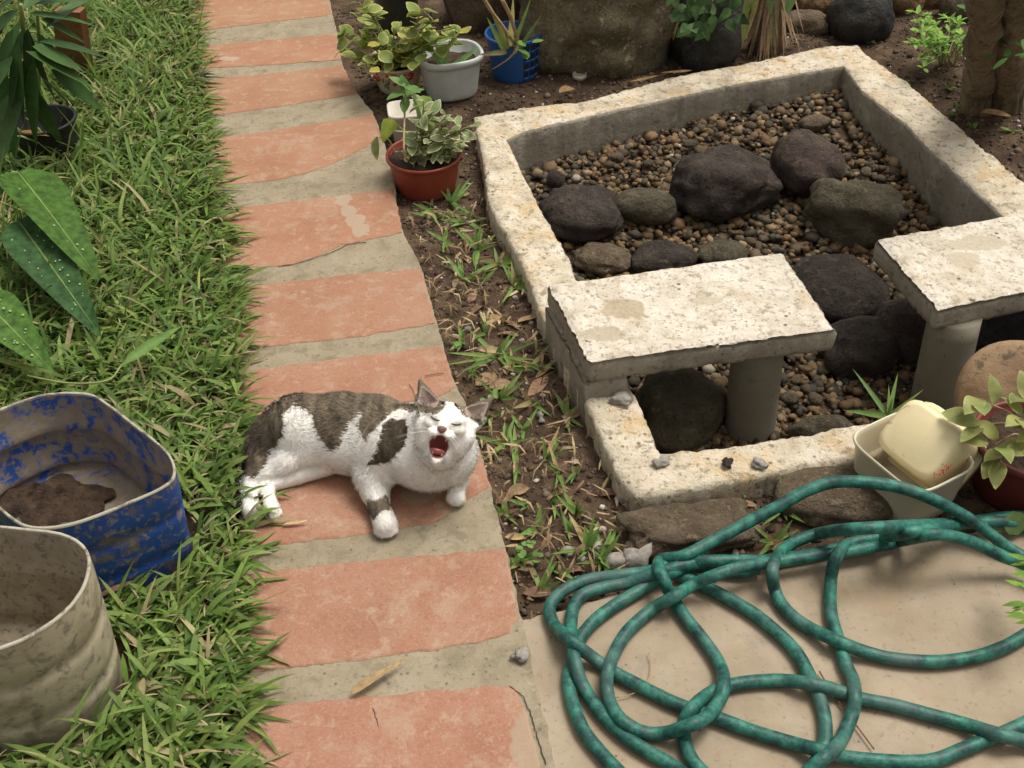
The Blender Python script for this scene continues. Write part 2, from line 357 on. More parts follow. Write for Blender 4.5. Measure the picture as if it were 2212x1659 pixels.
# ================================================================== the setting
WZ = .03                                                     # top of the basin wall
ED_R = [(695,-60),(712,0),(728,70),(738,131),(750,164),(777,208),(806,243),(826,295),(840,342),(852,394),(857,448),(873,507),(896,547),(912,583),(929,645),(955,739),(979,817),(1005,870),(1041,986),(1060,1054),(1078,1130),(1100,1211),(1124,1330),(1150,1440),(1183,1583),(1215,1720)]
ED_L = [(400,-60),(412,60),(425,200),(445,330),(470,480),(490,640),(502,820),(512,1000),(518,1200),(514,1400),(503,1585),(495,1720)]
o_in = {}
oBL = [(1023,252),(1040,330),(1054,437),(1078,484),(1112,541),(1145,614),(1161,661),(1210,757),(1257,858),(1300,948),(1335,1029),(1372,1068)]
iBL = [(1095,303),(1128,370),(1161,437),(1177,466),(1229,554),(1242,593),(1290,685),(1330,765),(1372,848),(1391,892),(1428,978)]
oBK = [(1023,252),(1121,234),(1271,215),(1468,162),(1665,126),(1788,98),(1852,96)]
iBK = [(1095,303),(1133,284),(1320,241),(1566,187),(1822,143)]
oRT = [(1852,96),(1871,116),(1960,177),(2108,305),(2212,394)]
iRT = [(1822,143),(1862,197),(1955,268),(2009,325),(2157,460)]
oFR = [(1372,1068),(1399,1070),(1517,1050),(1645,1025),(1842,992),(2100,948)]
iFR = [(1428,978),(1596,962),(1684,947),(1842,917),(2049,892),(2108,882)]
def W3(l, z=WZ): return [un(x, y, z) for x, y in l]
def isect(a, b_, c, d):
    r = b_-a; s = d-c; q = c-a; den = r.x*s.y-r.y*s.x
    return a+r*((q.x*s.y-q.y*s.x)/den)
wo_L, wi_L, wo_B, wi_B, wo_R, wi_R, wo_F, wi_F = [W3(l) for l in (oBL, iBL, oBK, iBK, oRT, iRT, oFR, iFR)]
CO = isect(wo_R[1], wo_R[-1], wo_F[1], wo_F[-1]); CI = isect(wi_R[1], wi_R[-1], wi_F[0], wi_F[-1])
wo_R.append(CO); wi_R.append(CI); wo_F.append(CO); wi_F.append(CI)
mid = [(a+b_)/2 for a, b_ in ((wo_L[0], wi_L[0]), (wo_B[-1], wi_B[-1]), (CO, CI), (wo_F[0], wi_F[0]))]
pit = [(p.x, p.y) for p in mid]
outer_poly = [(p.x, p.y) for p in wo_L[::-1]+wo_B[1:]+wo_R[1:]+wo_F[::-1][1:-1]]
inner_poly = [(p.x, p.y) for p in wi_L[::-1]+wi_B[1:]+wi_R[1:]+wi_F[::-1][1:-1]]
YB = wi_B[0].y; YF = wi_F[0].y
def gravel_z(x, y):
    t = min(1, max(0, (YB+.35-y)/(YB+.35-YF)))
    return -.045-.125*min(1, t*1.5)
RWX = lambda y: np.interp(y, [p.y for p in wo_R[::-1]], [p.x for p in wo_R[::-1]])
def soil_z(x, y):
    z = -.028
    z += .035*min(1, max(0, (y-2.75)/.6))*min(1, max(0, (x-(-.28-.2*(y-2.8)))/.25))                       # rises a little behind the basin
    z += .04*min(1, max(0, (x-(RWX(y)))/.3))*min(1, max(0, (y-1.6)/.4))
    z += .008*fb((x, y, 0), 5, 4)+.005*fb((x, y, 3), 22, 3)
    return z
def axis(lo, hi, f0, f1, fs, gs):
    a = list(np.arange(f0, f1+1e-6, fs)); s = fs; x = f1
    while x < hi: s *= 1.35; x += s; a.append(x)
    s = fs; x = f0; pre = []
    while x > lo: s *= 1.35; x -= s; pre.append(x)
    return np.array(pre[::-1]+a)
xs = axis(-120, 120, -1.5, 2.0, .016, 0); ys = axis(-60, 200, .7, 4.3, .016, 0)
GX, GY = np.meshgrid(xs, ys, indexing='ij'); pm = in_poly(GX, GY, pit)
GZ = np.empty_like(GX)
for i in range(len(xs)):
    for j in range(len(ys)):
        x, y = xs[i], ys[j]
        GZ[i, j] = -.26 if pm[i, j] else (soil_z(x, y) if -1.7 < x < 2.2 and .4 < y < 5 else soil_z(max(-1.7, min(2.2, x)), max(.4, min(5, y))))
nx, ny = len(xs), len(ys); I = np.arange(nx*ny).reshape(nx, ny)
gf = np.stack([I[:-1, :-1].ravel(), I[1:, :-1].ravel(), I[1:, 1:].ravel(), I[:-1, 1:].ravel()], 1)
thing('ground', np.stack([GX.ravel(), GY.ravel(), GZ.ravel()], 1), gf, MT['soil'], None, None, kind='structure', base=(0, 0, 0))
# ---- path: cement bed with clay tiles let into it
def slab_from_outline(out, z0, z1, jitter=.0012):
    n = len(out); P = np.array([[p[0], p[1]] for p in out])
    c = P.mean(0); V = []
    for ins, z in ((0, z0), (0, z1-.0016), (.004, z1)):
        d = (c-P); d /= np.linalg.norm(d, axis=1)[:, None]
        Q = P+d*ins
        V += [(q[0], q[1], z) for q in Q]
    F = [(l*n+k, l*n+(k+1) % n, (l+1)*n+(k+1) % n, (l+1)*n+k) for l in range(2) for k in range(n)]
    F.append(tuple(2*n+k for k in range(n)))
    return np.array(V), F
def rough_outline(pts, step=.012, amp=.0025, seed=0):
    P = resample(list(pts)+[pts[0]], step)[:-1]
    return [(p[0]+amp*noise.noise(Vector((p[0]*45, p[1]*45, seed)))*1.4, p[1]+amp*noise.noise(Vector((p[0]*45, p[1]*45, seed+9)))*1.4) for p in P]
wR = [un(x, y) for x, y in ED_R]; wL = [un(x, y) for x, y in ED_L]
pl = rough_outline([(p.x, p.y) for p in wR]+[(p.x, p.y) for p in wL[::-1]], .012, .003, 1)
V, F = slab_from_outline(pl, -.07, 0)
path = thing('path', V, F, MT['mortar'], None, None, kind='structure', smooth=False, base=(0, 0, 0))
def lx(y): return float(np.interp(y, [p[1] for p in ED_L], [p[0] for p in ED_L]))+3
def rx(y): return float(np.interp(y, [p[1] for p in ED_R], [p[0] for p in ED_R]))-3
def tl(y): return (lx(y), y)
def tr(y): return (rx(y), y)
TILES = [  # photo outlines: top edge left->right, bottom edge right->left
 [tl(-55), tr(-58), tr(30), (700,35), (560,51), tl(69)],
 [tl(101), (600,85), (707,76), tr(74), tr(130), (598,140), tl(149)],
 [tl(174), (598,158), tr(142), tr(203), (598,232), (492,246), tl(251)],
 [tl(301), (598,281), (773,253), tr(247), tr(298), (760,335), (700,362), (661,375), (598,390), tl(403)],
 [tl(455), (598,439), (773,418), tr(409), tr(503), (800,518), (740,530), (680,555), (620,575), tl(582)],
 [tl(626), (600,612), (750,594), tr(581), tr(700), (760,730), (580,750), tl(757)],
 [tl(806), (770,770), tr(748), tr(836), (948,858), (750,892), tl(932)],
 [tl(985), (750,952), tr(905), tr(1053), (976,1099), (940,1130), (864,1141), (793,1152), (596,1179), tl(1190)],
 [tl(1243), (615,1230), (763,1214), tr(1186), tr(1335), (1100,1368), (1042,1388), (773,1427), (566,1450), tl(1456)],
 [tl(1531), (812,1504), (1095,1481), (1119,1490), (1137,1545), (1155,1610), (1185,1715), (520,1715)],
]
_o = Vector((.025, .025, 0))
TSP = {4: [(un(x, y)+_o, .024, .030, (.36, .29, .215)) for x, y in ((742, 434), (752, 456), (766, 478), (780, 500))], 7: [(un(905, 1075)+_o, .034, .022, (.30, .25, .17))], 1: [(un(495, 128)+_o, .035, .016, (.40, .31, .24))], 9: [(un(1150, 1600)+_o, .03, .06, (.33, .255, .18))]}
MT['crack'] = pmat('dark crack line', [(.3, (.05, .04, .028)), (.7, (.09, .07, .05))], 60, .95, .3)  # dark brown colour for the thin crack lines
for k, tlp in enumerate(TILES):
    P = [un(x, y) for x, y in tlp]
    V, F = slab_from_outline(rough_outline([(p.x, p.y) for p in P], .01, .0035, 5+k), -.03, .0022)
    part('tile', V, F, tile_mat('clay tile', (1+.02*math.sin(k*2.1), 1.03-.006*k, 1.0+.012*k), min(.42, .12+.04*k), TSP.get(k, ())), path, smooth=False)
for pts in ([(690,553),(715,546),(735,536),(748,529),(765,526),(790,523)], [(1101,1482),(1130,1505),(1148,1545),(1160,1590),(1178,1650)], [(806,1530),(818,1570)], [(600,575),(640,570),(690,553)]):
    P = resample([un(x, y, .0026) for x, y in pts], .006); P[:, :2] += np.array([[.0025*noise.noise(Vector(p)*150), .0025*noise.noise(Vector(p)*150+Vector((7, 0, 0)))] for p in P])
    V, F = tube(P, [.0008*(1+.6*noise.noise(Vector(p)*90)) for p in P], 5); part('crack', V, F, MT['crack'], path)
# ---- concrete patio in front
PB = [(1100,1345),(1129,1337),(1226,1311),(1321,1284),(1456,1256),(1606,1239),(1836,1196),(2026,1161),(2131,1144),(2212,1134),(2900,1010),(3150,1400),(3400,1800)]
pe = [un(x, y) for x, y in PB]
lft = [un(x-22, y) for x, y in [(1215,1720),(1183,1583),(1150,1440)]]
pl = rough_outline([(p.x, p.y) for p in pe+lft], .012, .0035, 3)
V, F = slab_from_outline(pl, -.09, -.0012)
patio = thing('patio', V, F, MT['patio'], None, None, kind='structure', smooth=False, base=(0, 0, 0))
# ---- the square basin: four cast walls
bas = root('concrete_basin', 'rough pale concrete basin wall around brown gravel and rocks', 'basin', (mid[0]+mid[2])/2-Vector((0, 0, .29)))
def walk(P, n):
    P = np.array([tuple(p) for p in P]); s = np.r_[0, np.cumsum(np.linalg.norm(np.diff(P, axis=0), axis=1))]; s /= s[-1]
    q = np.linspace(0, 1, n); return np.stack([np.interp(q, s, P[:, k]) for k in range(3)], 1)
def wall(out, inn, seed):
    L = np.linalg.norm(np.array(out[-1])-np.array(out[0])); n = int(L/.007); A = walk(out, n); B = walk(inn, n); V = []; C = []
    m = 15
    for i in range(n):
        a, b_ = A[i], B[i]; d = (b_-a)/np.linalg.norm(b_-a)
        e = min(1, min(i, n-1-i)/4)
        ra = (.006*fb((a[0], a[1], seed), 24, 4)+.005*fb((a[0], a[1], seed), 70, 3))*e; rb = (.005*fb((b_[0], b_[1], seed+5), 24, 4)+.004*fb((b_[0], b_[1], seed), 70, 3))*e
        ca = abs(.010*fb((a[0], a[1], seed+2), 16, 3)); cb = abs(.008*fb((b_[0], b_[1], seed+3), 16, 3))
        row = [a+np.array([0, 0, -.32])+d*ra, a+np.array([0, 0, -.03])+d*ra, a+np.array([0, 0, -.008-ca])+d*ra*.5, a+np.array([0, 0, -ca*.35])+d*(.004+ra)]
        for q in np.linspace(.16, .84, 7):
            p = a+(b_-a)*q; row.append(p+np.array([0, 0, .0035*fb((p[0], p[1], seed), 30, 4)]))
        row += [b_+np.array([0, 0, -cb*.35])-d*(.004-rb), b_+np.array([0, 0, -.008-cb])+d*rb*.5, b_+np.array([0, 0, -.05])+d*(rb*.4+.003*fb((b_[0], b_[1], 7), 12, 3)), b_+np.array([0, 0, -.32])]
        V += row
    F = [(i*m+k, i*m+k+1, (i+1)*m+k+1, (i+1)*m+k) for i in range(n-1) for k in range(m-1)]
    return np.array(V), F
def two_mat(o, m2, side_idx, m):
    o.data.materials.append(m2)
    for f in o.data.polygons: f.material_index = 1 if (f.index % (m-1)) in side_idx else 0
for k, (a, b_) in enumerate(((wo_L, wi_L), (wo_B, wi_B), (wo_R, wi_R), (wo_F, wi_F))):
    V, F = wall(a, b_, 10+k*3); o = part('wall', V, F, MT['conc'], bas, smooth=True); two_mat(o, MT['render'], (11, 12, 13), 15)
# ---- gravel in the basin (a mass of small stones)
def pebble_cloud(pts, sizes, colors, sub=1, flat=(.45, .8)):
    V0, F0 = ICO[sub]; n = len(pts); k = len(V0); out = np.empty((n, k, 3)); 
    for i in range(n):
        a = rng.uniform(0, 6.28, 3); s = sizes[i]*np.array([1, rng.uniform(.6, 1), rng.uniform(*flat)])
        q = V0*(1+rng.uniform(-.26, .26, (k, 1)))*s
        E_ = np.array(Matrix.Rotation(a[0], 3, 'Z') @ Matrix.Rotation(rng.normal(0, .35), 3, 'X') @ Matrix.Rotation(rng.normal(0, .35), 3, 'Y'))
        out[i] = q @ E_.T+pts[i]
    F = (F0[None]+np.arange(n)[:, None, None]*k).reshape(-1, 3)
    return out.reshape(-1, 3), F, np.repeat(colors, k, axis=0)
ip = np.array(inner_poly); lo, hi = ip.min(0), ip.max(0)
def sample_in(poly, n, margin=0):
    o = np.empty((0, 2)); P = np.array(poly); lo, hi = P.min(0), P.max(0)
    while len(o) < n:
        q = rng.uniform(lo, hi, (n*2, 2)); o = np.vstack([o, q[in_poly(q[:, 0], q[:, 1], poly)]])
    return o[:n]
PEBC = np.array([(.19, .13, .075), (.13, .095, .06), (.10, .08, .055), (.24, .165, .095), (.085, .075, .06), (.16, .10, .055), (.28, .21, .135), (.065, .055, .045)])
q = sample_in(inner_poly, 8500); px, py = proj(np.c_[q, np.full(len(q), -.1)])
q = q[(px > 1020) & (px < 2300) & (py < 1120)]
sz = np.clip(rng.lognormal(math.log(.0105), .36, len(q)), .005, .024)
pts = np.array([(x, y, gravel_z(x, y)+rng.uniform(-.012, .006)) for x, y in q])
cols = PEBC[rng.integers(0, 8, len(q))]*rng.uniform(.7, 1.25, (len(q), 1))
cols[rng.random(len(q)) < .012] = (.5, .47, .42)
cols = cols*np.array([.86, .82, .74])
V, F, C = pebble_cloud(pts, sz, cols)
thing('gravel', V, F, MT['pebbles'], 'brown and tan river gravel filling the concrete basin', 'gravel', col=C, kind='stuff', smooth=False)
# bed under the gravel so no pit shows between stones
gx = np.linspace(lo[0]-.03, hi[0]+.03, 40); gy = np.linspace(lo[1]-.03, hi[1]+.03, 40); pmid = pit
V = [(x, y, gravel_z(x, y)-.013) for x in gx for y in gy]; I = np.arange(1600).reshape(40, 40)
fl = np.stack([I[:-1, :-1].ravel(), I[1:, :-1].ravel(), I[1:, 1:].ravel(), I[:-1, 1:].ravel()], 1)
cx = np.array(V)[fl].mean(1); fl = fl[in_poly(cx[:, 0], cx[:, 1], [(p[0], p[1]) for p in [tuple((wo_L[0]*.3+wi_L[0]*.7)[:2]), tuple((wo_B[-1]*.3+wi_B[-1]*.7)[:2]), tuple((CO*.3+CI*.7)[:2]), tuple((wo_F[0]*.3+wi_F[0]*.7)[:2])]])]
thing('basin_bed', V, fl, MT['soil'], None, None, kind='structure', base=(0, 0, 0))
# ================================================================== concrete benches over the basin
def slab_box(corners, z0, z1, seed, amp=.005, nx=72, ny=44):
    """rough slab from four top corners (back-left, back-right, front-right, front-left)"""
    BLc, BRc, FRc, FLc = [np.array(c)[:2] for c in corners]; V = []; idx = {}
    def P(u, v):
        return (BLc*(1-u)+BRc*u)*(1-v)+(FLc*(1-u)+FRc*u)*v
    top = []; c = P(.5, .5)
    for i in range(nx):
        for j in range(ny):
            u, v = i/(nx-1), j/(ny-1); p = P(u, v); ed = min(u*nx, (1-u)*nx, v*ny, (1-v)*ny)
            out = p-c; out /= np.linalg.norm(out)+1e-9
            e = max(0, 1-ed/1.6)
            k = (amp*.45*fb((p[0], p[1], seed), 20, 4)+amp*.8*fb((p[0], p[1], seed), 95, 3))*e
            V.append((p[0]+out[0]*(k-.003*e), p[1]+out[1]*(k-.003*e), z1-.004*e-abs(amp*1.2*fb((p[0], p[1], seed+4), 18, 3))*e+.0012*fb((p[0], p[1], seed), 35, 3)))
    I = np.arange(nx*ny).reshape(nx, ny)
    F = [(I[i, j], I[i, j+1], I[i+1, j+1], I[i+1, j]) for i in range(nx-1) for j in range(ny-1)]
    per = [I[i, 0] for i in range(nx)]+[I[nx-1, j] for j in range(1, ny)]+[I[i, ny-1] for i in range(nx-2, -1, -1)]+[I[0, j] for j in range(ny-2, 0, -1)]
    ntop = len(F); prev = per; n = len(per)
    for l, z in enumerate((z1-.014, (z0+z1)/2, z0+.010, z0)):
        cur = []
        for q in per:
            x, y, _ = V[q]; o = np.array([x, y])-c; o /= np.linalg.norm(o)
            k = amp*.8*fb((x, y, seed+z*40), 20, 4)+(.003 if l < 3 else 0)
            cur.append(len(V)); V.append((x+o[0]*k, y+o[1]*k, z+(.003*fb((x, y, seed+8), 25, 3) if l >= 2 else 0)))
        F += [(prev[k], cur[k], cur[(k+1) % n], prev[(k+1) % n]) for k in range(n)]; prev = cur
    F.append(tuple(prev[::-1]))
    return np.array(V), F, ntop
SZ = .128; SB = .073
def cyl(c0, c1, r0, r1, n=36, rows=8):
    c0, c1 = np.array(c0), np.array(c1)
    return ring_loft([circle((c0+(c1-c0)*t)[:2], r0+(r1-r0)*t, (c0+(c1-c0)*t)[2], n) for t in np.linspace(0, 1, rows)], True, True)
def bench(corners, seed, label, leg_xy, leg_lean, block, spots=()):
    c = sum((Vector(p) for p in corners), Vector())/4
    b_ = root('concrete_bench', label, 'bench', (c.x, c.y, gravel_z(c.x, c.y)-.02), 'slab benches across the basin')
    V, F, nt_ = slab_box(corners, SB, SZ, seed)
    s = part('slab', V, F, slab_mat('pale cast concrete', spots), b_)
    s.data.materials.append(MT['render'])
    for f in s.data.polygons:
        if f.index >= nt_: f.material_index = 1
    z0 = gravel_z(*leg_xy)-.05
    V, F = cyl((leg_xy[0]+leg_lean[0], leg_xy[1]+leg_lean[1], z0), (leg_xy[0], leg_xy[1], SB+.004), .0545, .052)
    part('leg', V, F, MT['leg'], b_)
    if block is not None:
        V, F, _ = slab_box(block, WZ-.075, SB+.006, seed+3, .007, 14, 26)
        part('support_block', V, F, MT['render'], b_)
    return b_
S1 = [un(1181, 612, SZ), un(1690, 541, SZ), un(1808, 708, SZ), un(1270, 780, SZ)]
S2L = [un(1891, 514, SZ), un(2026, 666, SZ)]
s1w = (S1[1]-S1[0]+S1[2]-S1[3])/2
d2 = (un(2212, 629, SZ)-S2L[1]).normalized(); L1 = s1w.length
S2 = [S2L[0], S2L[0]+d2*L1, S2L[1]+d2*L1, S2L[1]]
back = (S1[0]-S1[3]).normalized()
lp = un(1640, 790, SB)+back*.10
lp2 = un(2062, 745, SB)+back*.10
def fit_x(p, tx, ty, z):
    p = p.copy()
    for _ in range(6):
        q = proj([(p.x, p.y, z)]); p.x += (tx-float(q[0][0]))/ppm(p)
    return p
lp = fit_x(lp, 1634, 870, SB-.06); lp2 = fit_x(lp2, 2050, 800, SB-.06)
# mortar block between wall and slab at the slab end
def frac(S, u0, u1, grow=0):
    P = lambda u, v: (S[0]*(1-u)+S[1]*u)*(1-v)+(S[3]*(1-u)+S[2]*u)*v
    return [P(u0, .015), P(u1, .015), P(u1, .985), P(u0, .985)]
bench(S1, 21, 'concrete slab bench with brown water stain beside the brick path', (lp.x, lp.y), (.006, .0), frac(S1, -.012, .16), [(un(1347,667,SZ)+Vector((.025,.025,0)), .046, .040, (.40,.32,.21)), (un(1300,720,SZ)+Vector((.025,.025,0)), .05, .022, (.44,.375,.275)), (un(1530,650,SZ)+Vector((.025,.025,0)), .03, .016, (.5,.43,.32))])
bench(S2, 33, 'concrete slab bench on grey post close to red pot and cream tubs', (lp2.x, lp2.y), (.012, 0), frac(S2, .84, 1.0), [(un(2110,525,SZ)+Vector((.025,.025,0)), .07, .03, (.50,.43,.32)), (un(2080,560,SZ)+Vector((.025,.025,0)), .04, .03, (.52,.45,.34))])
# stain on the first slab is a flat damp mark: thin sheets 1.5 mm above
# ================================================================== rocks
def rock(px, py, z, r, seed, mat, label, rotz=0, group=None, sink=.3, name='rock', **k):
    p = un(px, py, z); V, F = rock_geo(p, r, seed, rotz, **k)
    return thing(name, V, F, MT[mat], label, 'rock', group)
GRP = 'large rocks on the gravel'
def prock(px, py, w_, d_, h_, seed, mat, label, rotz=0, **k):        # rock lying in the basin, px = its middle
    p = un(px, py, -.09); gz = gravel_z(p.x, p.y)
    p = un(px, py, gz+h_*.45); V, F = rock_geo((p.x, p.y, gz+h_*.34), (w_/2, d_/2, h_*.54), seed, rotz, **k)
    return thing('rock', V, F, MT[mat], label, 'rock', GRP)
prock(1570, 385, .27, .20, .14, 3, 'lava', 'biggest porous black rock in the basin middle', .2, rough=.2, pits=.16, boxy=.6)
prock(1742, 347, .155, .21, .13, 5, 'lavapurple', 'purplish rounded rock leaning against the biggest porous rock', .35, rough=.12, boxy=.4)
prock(1846, 452, .225, .12, .13, 8, 'greyrock', 'ridged olive grey rock near the bench slab corner', -.5, rough=.2, boxy=1.4)
prock(1258, 452, .20, .17, .10, 11, 'lava', 'flat blackish rock close to the left basin wall', -.45, rough=.14, boxy=1)
prock(1396, 440, .165, .10, .09, 14, 'greyrock', 'smooth olive grey oval rock between two black rocks', -.25, rough=.06)
prock(1300, 556, .15, .10, .06, 17, 'tanrock', 'half buried tan rock behind the stained slab', -.2, rough=.15)
prock(1437, 556, .16, .12, .07, 19, 'lava', 'low dark rock half hidden behind the stained slab', 0, rough=.12)
prock(1560, 545, .13, .09, .06, 23, 'greyrock', 'flat greyish rock peeping over the stained slab edge', 0, rough=.12)
prock(1815, 618, .20, .24, .12, 26, 'lava', 'long smooth dark rock lying between both bench slabs', .45, rough=.07, boxy=.4)
prock(1862, 742, .18, .15, .12, 29, 'lava', 'dark rounded rock under the right slab edge', .2, rough=.09)
prock(1950, 706, .15, .13, .155, 31, 'lavapurple', 'pitted purple brown rock behind the right bench post', 0, rough=.07, pits=.2)
prock(1465, 868, .18, .20, .12, 34, 'greyrock', 'dark mossy rock in shade under the stained slab', -.3, rough=.12, boxy=.6)
prock(1775, 925, .14, .06, .07, 37, 'greyrock', 'grey rock just inside the front basin wall', 0, rough=.12)
prock(2180, 735, .22, .20, .16, 41, 'blackrock', 'black rock in shade behind right bench post', 0, rough=.12)
prock(1200, 385, .05, .05, .05, 43, 'lava', 'small slate grey stone in the back left basin corner', 0, rough=.12, sub=3)
prock(1760, 262, .10, .06, .04, 47, 'tanrock', 'reddish flat stone by the back wall gravel', .3, rough=.12, sub=3)
for px, py, s, mt in [(1243,497,.03,'tanrock'),(1246,476,.035,'tanrock'),(1515,326,.045,'tanrock'),(1490,310,.04,'greyrock'),(1700,262,.03,'tanrock'),(1790,560,.03,'tanrock'),(2010,478,.045,'tanrock'),(1870,372,.035,'tanrock'),(1700,590,.03,'tanrock'),(1245,385,.028,'chip'),(1400,352,.03,'greyrock'),(1325,338,.03,'tanrock'),(1660,268,.03,'greyrock'),(1880,640,.04,'greyrock'),(1520,830,.035,'tanrock'),(1720,820,.03,'tanrock'),(1760,860,.035,'tanrock'),(1705,860,.04,'greyrock'),(1550,905,.03,'tanrock'),(1905,410,.03,'tanrock'),(1690,745,.03,'tanrock'),(1780,800,.03,'greyrock'),(1620,520,.03,'tanrock'),(1400,535,.025,'tanrock'),(1330,500,.028,'tanrock')]:
    p = un(px, py, -.1); g = gravel_z(p.x, p.y)+.012; p = un(px, py, g)
    V, F = rock_geo((p.x, p.y, g), (s*.55, s*.42, s*.3), px, random.random()*3, sub=2, rough=.12)
    thing('pebble', V, F, MT[mt], {'tanrock': 'larger tan', 'greyrock': 'larger olive grey', 'chip': 'pale grey'}[mt]+' loose pebble on the basin gravel '+('under the benches' if py > 700 else 'between the benches' if py > 515 else 'by the flat blackish rock' if px < 1420 else 'near the right basin wall' if px > 1780 else 'behind the big porous rock'), 'pebble', 'larger pebbles on the gravel')
# rocks outside the basin
def grock(px, py, w_, d_, h_, seed, mat, label, rotz=0, group=None, sink=.25, **k):   # px,py = middle of its foot line
    p = un(px, py, -.02); z = soil_z(p.x, p.y); p = un(px, py, z)
    c = (p.x, p.y+d_*.38, z+h_*(.5-sink))
    V, F = rock_geo(c, (w_/2, d_/2, h_*.55), seed, rotz, **k)
    return thing('rock', V, F, MT[mat], label, 'rock', group, smooth=k.get('sub') != 2)
grock(1300, 152, .50, .42, .46, 51, 'boulder', 'big mossy brown boulder behind the blue basket pot', .1, sub=5, rough=.12, boxy=1.2, sink=.12)
grock(1065, 66, .30, .30, .34, 53, 'tanrock', 'grey tan boulder behind the variegated plant', 0, rough=.12, boxy=.8)
grock(1525, 150, .22, .26, .30, 55, 'blackrock', 'shiny black boulder beside the dry palm stump', 0, rough=.14, boxy=.6, sink=.15)
grock(1742, 72, .155, .09, .06, 57, 'tanrock', 'flat grey stone beside the dry palm stump', -.1, rough=.12, boxy=1, sink=.2)
grock(1868, 92, .20, .2, .17, 59, 'blackrock', 'glossy dark round boulder in the back row', -.3, rough=.09, sink=.2)
BR = 'stones in the back row'
grock(1765, 42, .13, .12, .13, 61, 'ochrerock', 'orange brown pitted stone in the back row', 0, BR, rough=.15)
grock(1700, 30, .12, .12, .12, 63, 'blackrock', 'dark stone at the back between palm and orange stone', 0, BR, rough=.15)
grock(1955, 30, .14, .12, .12, 65, 'ochrerock', 'light ochre stone behind the glossy dark boulder', 0, BR, rough=.12)
grock(2030, 18, .20, .14, .14, 67, 'ochrerock', 'broad yellowish stone behind the ferny bush', 0, BR, rough=.12)
grock(2085, 45, .15, .12, .12, 69, 'tanrock', 'pale grey stone behind the ferny bush', 0, BR, rough=.1)
grock(2170, 40, .2, .15, .14, 71, 'greyrock', 'grey stone behind the twin trunks', 0, BR, rough=.1)
grock(1820, 10, .16, .14, .2, 73, 'greyrock', 'upright grey stone at the far back', 0, BR, rough=.12)
for i, (px, w_) in enumerate([(1480, .3), (1640, .3), (1810, .26), (1930, .24), (2060, .28), (2200, .3)]):
    grock(px, -18-6*(i % 2), w_, .2, .26, 75+i, ('boulder', 'greyrock', 'blackrock', 'tanrock', 'lava', 'boulder')[i], ('mossy stone at the very back behind the black boulder', 'grey stone at the very back behind the palm', 'black stone at the very back behind the orange stone', 'tan stone at the very back behind the dark boulder', 'dark stone at the very back behind the ochre stones', 'mossy stone at the very back behind the trunks')[i], 0, BR, rough=.14)
grock(1505, 1198, .235, .10, .058, 83, 'tanrock', 'flat brown grey rock beside the coiled hose', .12, rough=.24, boxy=.8, sink=.15)
grock(1815, 1136, .20, .13, .065, 87, 'tanrock', 'brown rounded rock under the hose arch next to cream tubs', -.15, rough=.1, boxy=.8, sink=.15)
grock(1376, 1234, .042, .035, .05, 89, 'chip', 'pale grey angular stone against the flat rock', 0, rough=.5, sub=2, boxy=1.5)
grock(1340, 1232, .045, .03, .03, 91, 'chip', 'low pale stone beside the angular stone', 0, rough=.4, sub=2, boxy=1)
CH = 'small pale stone chips on the soil'
for px, py, s in [(1010,712,.018),(990,728,.014),(1195,772,.016),(1240,1000,.02),(1170,905,.02),(1165,988,.016),(1172,855,.018),(1165,895,.02),(1222,900,.018),(1224,1190,.03),(1256,1208,.018),(1290,1180,.022),(1110,978,.014),(1345,1085,.03),(1310,1065,.01),(1265,880,.012),(1222,620,.012),(1005,470,.018),(1160,715,.012),(1490,1085,.03),(1470,1090,.025),(1512,1090,.022),(1500,1098,.02),(1530,1088,.02)]:
    p = un(px, py, -.025); z = soil_z(p.x, p.y)
    V, F = rock_geo((p.x, p.y, z+s*.2), (s*.38, s*.32, s*.22), px, random.random()*3, sub=2, rough=.5, boxy=1)
    thing('stone_chip', V, F, MT['chip'], 'small pale stone chip on soil '+('beside the stained bench' if py < 800 else 'between cat and basin wall' if py < 1020 else 'in front of the basin front wall' if px > 1400 else 'close to the coiled hose'), 'stone', CH, smooth=False)
for px, py, s, z, lb in [(1126,1416,.024,.006,'lone grey pebble on the concrete by the brick path'),(1342,866,.032,WZ+.004,'grey stone lying on the left basin wall'),(1430,1000,.024,WZ+.004,'grey stone on the inner front left wall corner'),(1570,1001,.02,WZ+.004,'dark pebble on the front basin wall'),(1640,1003,.024,WZ+.004,'flat brownish pebble on the front basin wall'),(1965+126,1280,.0,0,'')]:
    if s:
        p = un(px, py, z); V, F = rock_geo((p.x, p.y, z+s*.12), (s*.55, s*.42, s*.24), px, random.random()*3, sub=3, rough=.4, boxy=1)
        thing('pebble', V, F, MT['chip'] if 'dark' not in lb else MT['lava'], lb, 'pebble')
p = un(1252, 165, 0); z = soil_z(p.x, p.y)
V, F = pot_shell((p.x, p.y), [(.019, z-.002), (.021, z+.004), (.0215, z+.012)], [(.019, z+.012), (.018, z+.006), (.004, z+.005)], 28)
thing('jar_lid', V, F, MT['creampot'], 'small white bottle cap lying on soil before the mossy boulder', 'cap')
